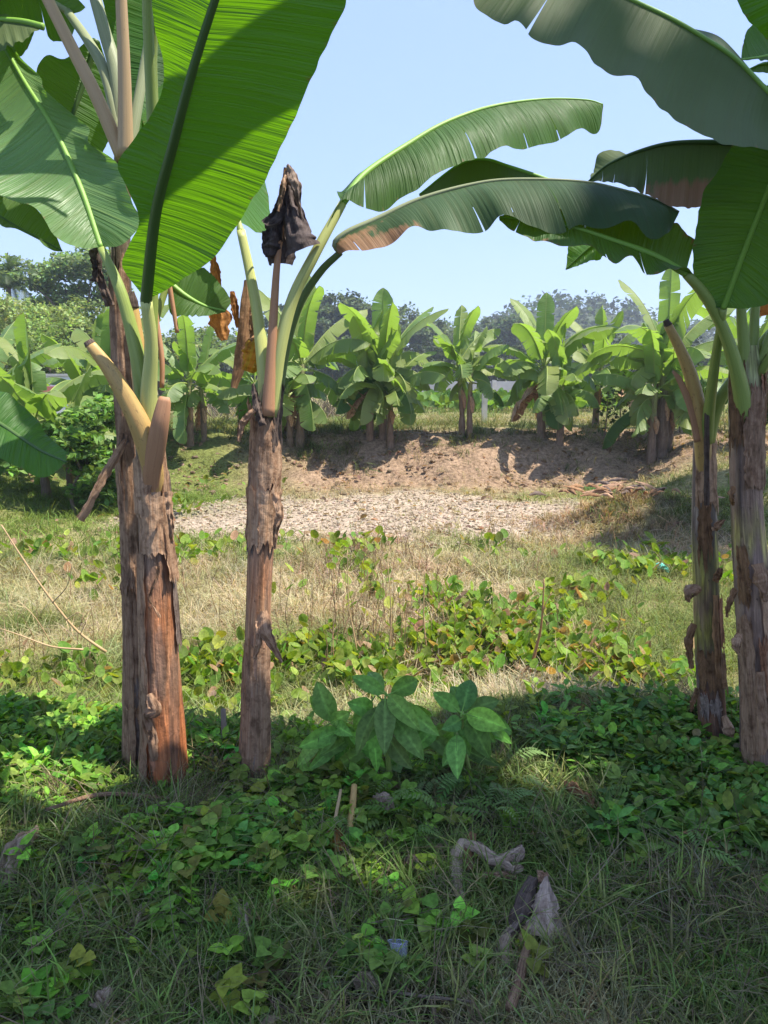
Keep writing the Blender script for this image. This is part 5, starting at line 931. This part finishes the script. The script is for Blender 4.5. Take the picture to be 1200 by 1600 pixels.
    for dens, n0, y0, y1, s0 in ((hy, 2700, 3.9, 7.5, .080), (hs, 700, 6.5, 14.5, .105)):
        x, y = spread(n0, y0, y1, .6, lambda x, y: dens(x, y) ** 1.3 * (.28 + .72 * ss(.44, .62, fbm(x, y, 2.4, 3, 66))), g, 1.2); n = len(x); pos = np.stack([x, y, gz(x, y) + g.uniform(.05, .19, n)], 1)
        cl = blend((.13, .235, .035), (.27, .33, .06), g.random(n) ** 2, n, g, .2, .08); dead = g.random(n) < .09; cl[dead] = hsvj((.34, .22, .13), int(dead.sum()), .2, .05, g)
        jobs.append(scatter(HY[0], HY[1], pos, rots(n, .4, g), s0 * g.uniform(.6, 1.3, n), cl, HY[2]))
    cover("water_hyacinth", "stranded green water hyacinth on the pond bed", 'herb', jobs)
    x, y = spread(1300, 26, 36, .3, lambda x, y: ss(-.5, 1.5, x - .03 * y) * (1 - ss(.25, .33, x / y)), g, 1.0); n = len(x); V, F, c = scatter(HY[0], HY[1], np.stack([x, y, gz(x, y) + g.uniform(.1, .35, n)], 1), rots(n, .7, g), g.uniform(.2, .42, n), hsvj((.12, .22, .05), n, .2, .08, g), HY[2])
    tag(mesh("field_creeper", V, F, M['herb'], col=c), "band of green leafy plants in the field beyond the far bank", kind="stuff")
    # cracked mud clods and dry leaf litter
    ic = np.array([[0, 0, 1], [.9, 0, .35], [.25, .85, .4], [-.75, .5, .35], [-.7, -.55, .4], [.3, -.85, .35], [.6, .5, -.5], [-.3, .75, -.5], [-.9, 0, -.5], [-.2, -.8, -.5], [.7, -.5, -.5]]); fc = np.array([[0, 1, 2], [0, 2, 3], [0, 3, 4], [0, 4, 5], [0, 5, 1], [1, 6, 2], [2, 7, 3], [2, 6, 7], [3, 8, 4], [3, 7, 8], [4, 9, 5], [4, 8, 9], [5, 10, 1], [5, 9, 10], [1, 10, 6]])
    x, y = spread(13000, 9.0, 14.6, .45, lambda x, y: zones(x, y)[0] ** .7, g, 1.0); n = len(x)
    V, F, c = scatter(ic, [fc], np.stack([x, y, gz(x, y) + .012], 1), rots(n, .5, g), (.005 + .026 * g.random(n) ** 4)[:, None] * np.array([[1.3, 1, .6]]), hsvj((.45, .375, .30), n, .18, .04, g))
    tag(mesh("mud_clods", V, F, M['blade'], col=c, smooth=False), "pale dried mud clods on the pond bed", kind="stuff")
    x, y = spread(2200, 13.6, 17.2, .5, lambda x, y: zones(x, y)[2] * (.25 + .75 * ss(.45, .6, fbm(x, y, 1.3, 2, 71))), g, 1.0); n = len(x)
    V, F, c = scatter(ic, [fc], np.stack([x, y, gz(x, y) + .02], 1), rots(n, .5, g), (.010 + .06 * g.random(n) ** 5)[:, None] * np.array([[1.3, 1, .7]]), hsvj((.28, .20, .14), n, .2, .04, g))
    tag(mesh("earth_clods", V, F, M['blade'], col=c, smooth=False), "brown earth clods on the far bank", kind="stuff")
    jobs = []
    for y0, y1, n0, s0, dn in ((1.2, 4.2, 330, .045, lambda x, y: .5 + 0 * x), (4.2, 9.0, 900, .05, lambda x, y: hy(x, y) * .7 + .1), (9, 17.5, 1500, .10, lambda x, y: .15 + .8 * zones(x, y)[2])):
        x, y = spread(n0, y0, y1, .6, dn, g, 1.4); n = len(x); jobs.append(job((OVAL[0] * [1, 1, 2.5], OVAL[1]), x, y, blend((.36, .25, .16), (.20, .13, .085), g.random(n), n, g), s0 * g.uniform(.5, 1.5, n), g, .6, .02))
    cover("leaf_litter", "small dry brown leaves scattered over the ground", 'blade', jobs)
    # thin dry weeds standing in the pond
    jobs = []
    def weed(b, h, lean, cl, r=.004):
        t = b + np.array([lean, g.normal(0, .05), h]); m = (b + t) / 2 + g.normal(0, .03, 3); P = crv([b - [0, 0, .03], m, t], 8); a, f, _ = tube_arr(P, np.linspace(r, r * .4, 8), 4, cap=False); jobs.append((a, f, np.tile(cl, (len(a), 1))))
        for _ in range(g.integers(2, 6)):
            q = P[g.integers(3, 8)]; e = q + g.normal(0, 1, 3) * h * .14 + [0, 0, h * .12]; a, f, _ = tube_arr(crv([q, (q + e) / 2, e], 4), np.linspace(r * .5, r * .2, 4), 3, cap=False); jobs.append((a, f, np.tile(cl, (len(a), 1))))
    for _ in range(330):
        u, v = (g.normal(585, 70), g.uniform(860, 1060)) if g.random() < .62 else (g.uniform(0, 1000), g.uniform(850, 1060)); b = G(u, v); weed(b, g.uniform(.12, .52) * (1 if u > 430 else .8), g.normal(0, .06), hsvj((.36, .24, .15), 1, .25, .08, g)[0])
    cover("dry_weeds", "thin dry brown weed stems standing in the pond grass", 'blade', jobs)
ground_cover()

# ------------------------------------------------------------------ single plants and things on the near bank
M['shrub'] = col_leaf_mat("shrub_leaf", .34, .55, (1.7, 1.6, .6), .22)
def shrub(u, v, y, leaves, stems, label, seed):
    """leaves: (base u, v, y, tip u, v, y, width in photo pixels)"""
    DY = .46; y = y - DY; v = v + 45; stems = [(a, b_, c - DY) for a, b_, c in stems]; leaves = [(a, b_, c - DY, d, e, f - DY, w_) for a, b_, c, d, e, f, w_ in leaves]
    g = np.random.default_rng(seed); b = Py(u, v, y); b[2] = gz(b[0], y); p = thing("broad_leaved_shrub", b, label, "shrub", "broad-leaved shrubs at the bank edge")
    for s in stems: tube("stem", [b + [g.normal(0, .02), 0, -.03], (b + Py(*s)) / 2 + [0, 0, .03], Py(*s)], [.008, .006, .004], M['stalk_green'], p, 6)
    for _ in range(14):
        l = leaves[int(g.integers(len(leaves)))]; a = g.uniform(0, 6.28); d = g.uniform(45, 75); u0, v0 = l[0] + g.normal(0, 14), l[1] + abs(g.normal(0, 22)); leaves.append((u0, v0, l[2] + .05, u0 + d * math.sin(a), v0 + d * (.35 + .6 * abs(math.cos(a))), l[2] + g.uniform(-.05, .1), g.uniform(22, 32)))
    for (u0, v0, y0, u1, v1, y1, wpx) in leaves:
        A, B = Py(u0, v0, y0), Py(u1, v1, y1); s = np.linspace(0, 1, 12); ax = B - A; L = np.linalg.norm(ax); sd = nrm(np.cross(ax, np.array([g.normal(0, .25), -1, .55 + g.normal(0, .2)]))); nn = nrm(np.cross(sd, ax)); nn = nn if nn[2] > 0 else -nn
        mid = A + ax * s[:, None] + nn * (.16 * L * np.sin(np.pi * s) * g.uniform(.4, 1.2))[:, None]; hw = wpx * .44 * y0 / FPX * np.sin(np.pi * np.clip(s, .0, 1) ** .85) ** .8
        e1, e2 = mid - sd * hw[:, None] + nn * (hw * .3)[:, None], mid + sd * hw[:, None] + nn * (hw * .3)[:, None]
        V, F, uv, D, Mi = blade_arr(mid, e1, e2, ns=22, nt_=6, wav=.006, waven=5, bulge=.06, seed=int(g.integers(1e6)))
        t = np.abs(uv[:, 1] - .5) * 2; cl = hsvj((.16, .30, .07), 1, .2, .1, g)[0]; rib = (t < .10)[:, None] * .5 + 1; vein = 1 + .10 * (np.sin((uv[:, 0] / L * 7 - t * .8) * 6.28) > .75)[:, None]
        o = mesh("leaf", V, F, M['shrub'], p, col=np.clip(cl * rib * vein, 0, 1)); tube("leaf_stalk", [A - nrm(ax) * .02, A, Mi[4], Mi[9]], [.003, .003, .002, .001], M['rib_green'], o, 5, n=8)
    return p
shrub(605, 1190, 3.1, [(602, 1090, 3.0, 601, 1180, 2.86, 40), (606, 1086, 3.0, 657, 1142, 2.9, 36), (600, 1084, 3.02, 549, 1056, 3.05, 30), (610, 1084, 3.02, 652, 1062, 3.1, 38), (594, 1102, 3.0, 558, 1182, 2.9, 34), (614, 1118, 3.0, 663, 1188, 2.9, 40), (620, 1094, 3.0, 687, 1150, 2.95, 34), (582, 1108, 3.03, 542, 1098, 3.0, 36), (606, 1150, 3.0, 644, 1202, 2.92, 34), (600, 1080, 3.1, 575, 1050, 3.2, 26), (622, 1110, 3.08, 676, 1118, 3.1, 30)],
      [(602, 1088, 3.0), (608, 1120, 3.0)], "middle broad-leaved shrub with large pointed leaves radiating from its top", 1)
shrub(520, 1185, 3.15, [(520, 1128, 3.1, 495, 1064, 3.15, 44), (518, 1126, 3.12, 484, 1088, 3.12, 36), (530, 1140, 3.06, 466, 1168, 3.0, 36), (516, 1130, 3.1, 548, 1112, 3.1, 30), (520, 1135, 3.08, 500, 1180, 3.0, 34), (524, 1132, 3.1, 552, 1150, 3.0, 28)], [(520, 1130, 3.1)], "leftmost broad-leaved shrub with one big upright leaf nearest the slim stem", 2)
shrub(725, 1195, 3.1, [(722, 1112, 3.0, 736, 1062, 3.1, 42), (718, 1112, 3.0, 676, 1082, 3.05, 32), (728, 1116, 3.0, 792, 1138, 2.95, 44), (732, 1122, 3.0, 766, 1186, 2.9, 42), (714, 1148, 3.0, 715, 1218, 2.86, 38), (728, 1110, 3.04, 780, 1094, 3.1, 32), (720, 1124, 3.0, 690, 1140, 2.95, 30), (735, 1130, 3.05, 775, 1160, 3.0, 30), (724, 1108, 3.08, 705, 1072, 3.15, 30)], [(723, 1112, 3.0), (714, 1146, 3.0)], "rightmost broad-leaved shrub with one long leaf hanging straight down", 3)
def litter():
    g = np.random.default_rng(9)
    def gp(u, v, h=.0):
        q = G(u, v); return q + np.array([0, 0, h])
    def strip(name, pts, wd, mat, label, cat, seed, curl=.8, rough=.012, group=None):
        wd = [q * 1.05 for q in wd]; P = np.array([gp(u, v, h * .7 + .022) for u, v, h in pts]); c = P.mean(0); p = ribbon(name, P, wd, mat, None, curl=curl, seed=seed, rough=rough, face=(0, -.5, 1.0), ns=60, k=17); tag(p, label, cat, group); return p
    D = "dry banana leaves fallen on the near bank"
    def bits(d, L):
        for i, (pts, wd, mat, cu) in enumerate(L): ribbon("torn_strip", np.array([gp(q[0], q[1], q[2] * .7 + .024) for q in pts]), [q * 1.25 for q in wd], mat, d, seed=40 + i, curl=cu, rough=.008, ns=40, k=11, face=(0, -.7, .8))
    d = strip("dry_leaf", [(722, 1352, .09), (745, 1362, .10), (772, 1374, .08), (800, 1384, .06), (816, 1380, .05)], [.03, .05, .045, .04, .025], 'litter', "pale brown dry leaf, folded and torn into strips, right of centre", "dry leaf", 1, 1.1, .008, D)
    bits(d, [([(726, 1350, .09), (714, 1370, .06), (716, 1400, .03), (722, 1435, .01)], [.03, .045, .035, .012], 'litter', .9), ([(738, 1345, .11), (733, 1362, .07), (735, 1385, .05)], [.02, .03, .02], 'dry_brown', .8), ([(760, 1380, .07), (785, 1378, .08), (812, 1362, .08)], [.02, .035, .022], 'litter', 1.0), ([(752, 1392, .04), (780, 1394, .05), (806, 1392, .03)], [.018, .026, .012], 'dry', .9), ([(796, 1374, .07), (810, 1368, .08), (815, 1358, .08)], [.03, .03, .012], 'dry_pale', .6)])
    d = strip("dry_leaf", [(832, 1424, .13), (820, 1450, .11), (806, 1475, .07), (786, 1500, .03), (770, 1512, .02)], [.035, .06, .05, .045, .02], 'dry_dark', "dark dry leaf with an upright pale triangular fold, below the pale torn one", "dry leaf", 2, .9, .008, D)
    bits(d, [([(852, 1426, .13), (852, 1450, .10), (850, 1488, .03)], [.006, .035, .075], 'dry_pale', .35), ([(838, 1424, .13), (848, 1425, .13), (853, 1427, .13)], [.02, .02, .01], 'dry', .5), ([(802, 1482, .06), (788, 1505, .04), (796, 1530, .02)], [.025, .04, .02], 'litter', .9), ([(815, 1470, .08), (800, 1490, .07), (780, 1492, .04)], [.012, .02, .01], 'dry_grey', 1.0), ([(822, 1480, .06), (812, 1500, .04), (806, 1524, .02)], [.012, .018, .008], 'dry', .9)])
    strip("dry_leaf", [(60, 1318, .05), (40, 1335, .06), (20, 1360, .05), (4, 1400, .02)], [.03, .06, .07, .05], 'litter', "long grey dry leaf curling at the left edge", "dry leaf", 3, .9, .02, D)
    strip("dry_leaf", [(222, 1435, .03), (215, 1460, .03), (196, 1490, .02)], [.02, .04, .02], 'litter', "small grey dry leaf, narrow and upright, left of the mottled one", "dry leaf", 4, .7, .01, D)
    strip("dry_leaf", [(378, 1435, .03), (382, 1460, .03), (384, 1488, .01)], [.03, .04, .025], 'dry_pale', "small mottled pale dry leaf stuck in the low grass", "dry leaf", 5, .7, .02, D)
    strip("dry_leaf", [(150, 1600, .03), (160, 1585, .04), (175, 1570, .03)], [.04, .05, .03], 'litter', "dry leaf piece at the bottom edge near the left corner", "dry leaf", 6, .7, .02, D)
    strip("dry_leaf", [(552, 1560, .03), (572, 1555, .05), (590, 1572, .02)], [.03, .05, .04], 'litter', "curled grey dry leaf at the bottom below the clear cup", "dry leaf", 7, .9, .02, D)
    strip("dry_leaf", [(575, 1278, .05), (598, 1275, .07), (612, 1290, .05)], [.05, .09, .05], 'litter', "dull brown crumpled leaf in the creeper beside the yellow stalk", "dry leaf", 8, 1.2, .03, D)
    strip("dry_leaf", [(636, 1372, .03), (645, 1366, .04), (656, 1380, .02)], [.03, .05, .03], 'dry_pale', "small torn leaf left of the bent sleeve-like one", "dry leaf", 9, .9, .03, D)
    strip("dry_leaf", [(985, 1318, .04), (992, 1330, .04), (996, 1345, .02)], [.03, .04, .03], 'dry_dark', "small dark dead leaf among the ferny weeds on the right", "dry leaf", 10, .5, .01, D)
    strip("dry_leaf", [(880, 1250, .06), (905, 1262, .06), (925, 1278, .03), (905, 1300, .01)], [.03, .05, .045, .03], 'dry_brown', "heap-like brown crumpled leaf below the sunlit grass patch", "dry leaf", 11, 1.2, .04, D)
    strip("dry_leaf", [(1140, 1530, .02), (1153, 1538, .02), (1166, 1545, .01)], [.03, .04, .02], 'dry_pale', "tiny pale leaf scrap in the lower right corner", "dry leaf", 12, .5, .01, D)
    strip("dry_leaf", [(915, 1395, .02), (935, 1400, .03), (958, 1408, .01)], [.02, .04, .03], 'litter', "small curled leaf right of the dark leaf with the pale fold", "dry leaf", 13, .9, .02, D)
    d = strip("orange_leaf", [(512, 1325, .05), (523, 1335, .06), (532, 1352, .04)], [.03, .065, .03], 'dry_orange', "single bright orange leaf lying in the creeper", "leaf", 13, .5, .005)
    def stick(name, pts, rad, mat, label, cat, world=False):
        P = np.array([gp(*q) + [0, 0, .03] for q in pts]) if not world else np.array([Py(*q) for q in pts]); V = tube(name, P, rad, M[mat], None, 8); tag(V, label, cat); return V
    stick("dry_stick", [(796, 1604, .02), (810, 1560, .02), (823, 1512, .04)], [.013, .013, .010], 'dry', "short flat dry stick at the bottom below the dark folded leaf", "stick")
    stick("dry_stick", [(590, 1572, .015), (660, 1582, .015), (740, 1588, .01)], [.004, .004, .003], 'bark', "thin brown stick lying along the bottom edge", "stick")
    stick("cut_stalk", [(546, 1318, .02), (551, 1295, .05), (554, 1272, .08)], [.012, .012, .010], 'stalk_yellow', "stub of a yellow cut stalk in the creeper", "stalk")
    stick("dry_stick", [(520, 1322, .02), (527, 1300, .05), (533, 1280, .08)], [.006, .006, .005], 'stalk_tan', "thin tan stick beside the yellow cut stalk", "stick")
    stick("rotting_stalk", [(1055, 1338, .03), (1085, 1335, .04), (1110, 1340, .02)], [.016, .018, .014], 'stalk_brown', "rotting brown stalk lying among ferny weeds on the right", "stalk")
    stick("wooden_stake", [(350, 1200, -.05), (351, 1180, .06), (351, 1165, .13)], [.012, .012, .011], 'stem' if False else 'bark', "short wooden stake between the two left stems", "stake")
    stick("dry_stick", [(285, 1262, .0), (165, 1270, .04), (75, 1300, .05)], [.006, .008, .006], 'dry', "long grey stick lying below the orange-brown stem", "stick")
    stick("dry_branch", [(164, 1020, .06), (120, 985, .30), (75, 930, .45), (30, 865, .62), (4, 826, .7)], [.010, .011, .009, .007, .004], 'stalk_tan', "long bare pale branch arching up at the left of the pond", "branch") if False else None
    p = thing("bare_branch", G(165, 1018), "long bare pale branch with side twigs leaning left over the pond grass", "branch")
    for pts, r in (([(166, 1019, 5.2), (120, 985, 5.15), (75, 930, 5.1), (35, 872, 5.1), (2, 820, 5.1)], .011), ([(130, 1015, 5.3), (80, 1010, 5.3), (30, 992, 5.3), (0, 982, 5.3)], .008), ([(82, 942, 5.1), (105, 915, 5.05), (113, 880, 5.0)], .005), ([(80, 1005, 5.25), (55, 965, 5.2), (28, 938, 5.2)], .005), ([(104, 968, 5.12), (122, 957, 5.1), (133, 962, 5.1)], .004), ([(126, 990, 5.15), (133, 975, 5.1), (134, 965, 5.1)], .004)):
        tube("branch" if r > .007 else "twig", px(pts), np.linspace(r, r * .4, len(pts)), M['stalk_tan'], p, 6)
    p = thing("dry_stalk", G(826, 1058), "thick leaning dry reddish stalk standing in the water hyacinth", "stalk")
    tube("stalk", px([(826, 1060, 5.2), (836, 1020, 5.2), (846, 975, 5.15), (850, 905, 5.1)]), [.014, .012, .008, .004], M['stalk_brown'], p, 7); tube("side_shoot", px([(845, 980, 5.15), (850, 950, 5.1), (862, 925, 5.1)]), [.005, .004, .002], M['stalk_brown'], p, 5)
    for pts, lab in (([(560, 1030, 5.4), (552, 985, 5.4), (545, 945, 5.4), (543, 860, 5.4)], "tall thin dry stalk standing right of the slim stem"), ([(668, 1030, 5.5), (662, 960, 5.5), (664, 890, 5.5)], "tall thin dry stalk in the middle of the pond grass"), ([(607, 1030, 5.5), (611, 960, 5.5), (606, 880, 5.5)], "reddish upright dry stalk between two taller ones")):
        p = thing("dry_stalk", px(pts)[0], lab, "stalk"); tube("stalk", px(pts), np.linspace(.007, .003, len(pts)), M['stalk_tan'], p, 6)
    for u, v, lab, sd in ((940, 768, "green fallen banana leaf at the foot of the far bank", 3), (1022, 778, "pale green fallen leaf beside the dry heap under the tallest banana plant", 4)):
        q = G(u, v); auto_o = ribbon("fallen_leaf", np.array([q + [-.3, .1, .08], q + [0, 0, .10], q + [.3, -.1, .05]]), [.10, .22, .08], 'leaf', None, curl=.5, seed=sd, face=(0, -.4, 1)); tag(auto_o, lab, "leaf")
    # heap of dead leaves at the right foot of the far bank
    c = G(985, 782); p = thing("dead_leaf_heap", c, "heap of brown dead banana leaves at the foot of the far bank", "leaf heap")
    for i in range(34):
        q = c + np.array([g.normal(0, .55), g.normal(0, .25), .08 + .12 * g.random()]); a = g.uniform(0, 3.14); d = np.array([math.cos(a), math.sin(a) * .6, g.normal(0, .25)]) * g.uniform(.08, .24); ribbon("dead_leaf", np.array([q - d, q + [0, 0, .04], q + d]), [.02, .075, .02], ('dry_brown', 'dry_brown', 'dry_dark', 'dry')[i % 4], p, seed=i, curl=.9, ns=14, k=6, face=(0, -.4, 1))
    # fallen stem at the right foot of the bank
    # clear plastic cup, crushed
    b = G(626, 1528); p = thing("plastic_cup", b, "crushed clear plastic cup lying in the grass at the bottom", "cup")
    m, t, out = mat_new("clear_plastic"); gl = bsdf(t, (.72, .72, .92), .12, .5); gl.inputs["Transmission Weight"].default_value = .8; gl.inputs["IOR"].default_value = 1.2; t.links.new(gl.outputs[0], out.inputs[0])
    n, k = 14, 28; s = np.linspace(0, 1, n); th = np.linspace(0, 2 * np.pi, k + 1); S_, TH = np.meshgrid(s, th, indexing='ij'); r = (.017 + .008 * S_) * (1 + .16 * np.sin(TH * 2 + 1 + S_ * 2) + .05 * np.sin(TH * 5 + S_ * 7)); r[:, -1] = r[:, 0]
    V = np.stack([r * np.sin(TH), r * np.cos(TH), S_ * .058], -1).reshape(-1, 3); rx = R(-28); V = np.stack([V[:, 0] - .12 * V[:, 2], V[:, 1] * math.cos(rx) - V[:, 2] * math.sin(rx), V[:, 1] * math.sin(rx) + V[:, 2] * math.cos(rx)], 1) + b + [0, 0, .03]
    i, j = np.meshgrid(np.arange(n - 1), np.arange(k), indexing='ij'); a = (i * (k + 1) + j).ravel(); mesh("cup_wall", V, [np.stack([a, a + 1, a + k + 2, a + k + 1], 1)], m, p)
    rim = V.reshape(n, k + 1, 3)[-1]; Vt, Ft, ut = tube_arr(rim, .0016, 6, cap=False); mesh("rim", Vt, Ft, m, p); bt = V.reshape(n, k + 1, 3)[0]; mesh("base", np.vstack([bt, bt.mean(0)]), [np.stack([np.arange(k) + 1, np.arange(k), np.full(k, k + 1)], 1)], m, p)
    q = G(1033, 900); o = ribbon("plastic_scrap", np.array([q + [-.10, 0, .06], q + [0, 0, .12], q + [.08, 0, .05]]), [.05, .09, .04], 'leaf', None, curl=.8, seed=2, face=(0, -1, .5), rough=.03); o.data.materials[0] = plain_mat("turquoise_plastic", (.12, .55, .50), .35, .1, 20, .002); tag(o, "small turquoise plastic scrap in the grass below the mound", "plastic scrap")
litter()
def haze():
    x0, x1, y0, y1, z0, z1 = -160, 230, -8, 300, -2.2, 42
    V = np.array([[x, y, z] for z in (z0, z1) for y in (y0, y1) for x in (x0, x1)], float); F = [np.array([[0, 2, 3, 1], [4, 5, 7, 6], [0, 1, 5, 4], [1, 3, 7, 5], [3, 2, 6, 7], [2, 0, 4, 6]])]
    m, t, out = mat_new("haze_air"); v = nd(t, "ShaderNodeVolumePrincipled"); v.inputs["Color"].default_value = (.80, .88, 1.0, 1); v.inputs["Density"].default_value = HAZE; v.inputs["Anisotropy"].default_value = .3; t.links.new(v.outputs[0], out.inputs["Volume"])
    tag(mesh("haze", V, F, m, smooth=False), "pale blue morning air over the field", kind="stuff")
if HAZE: haze()
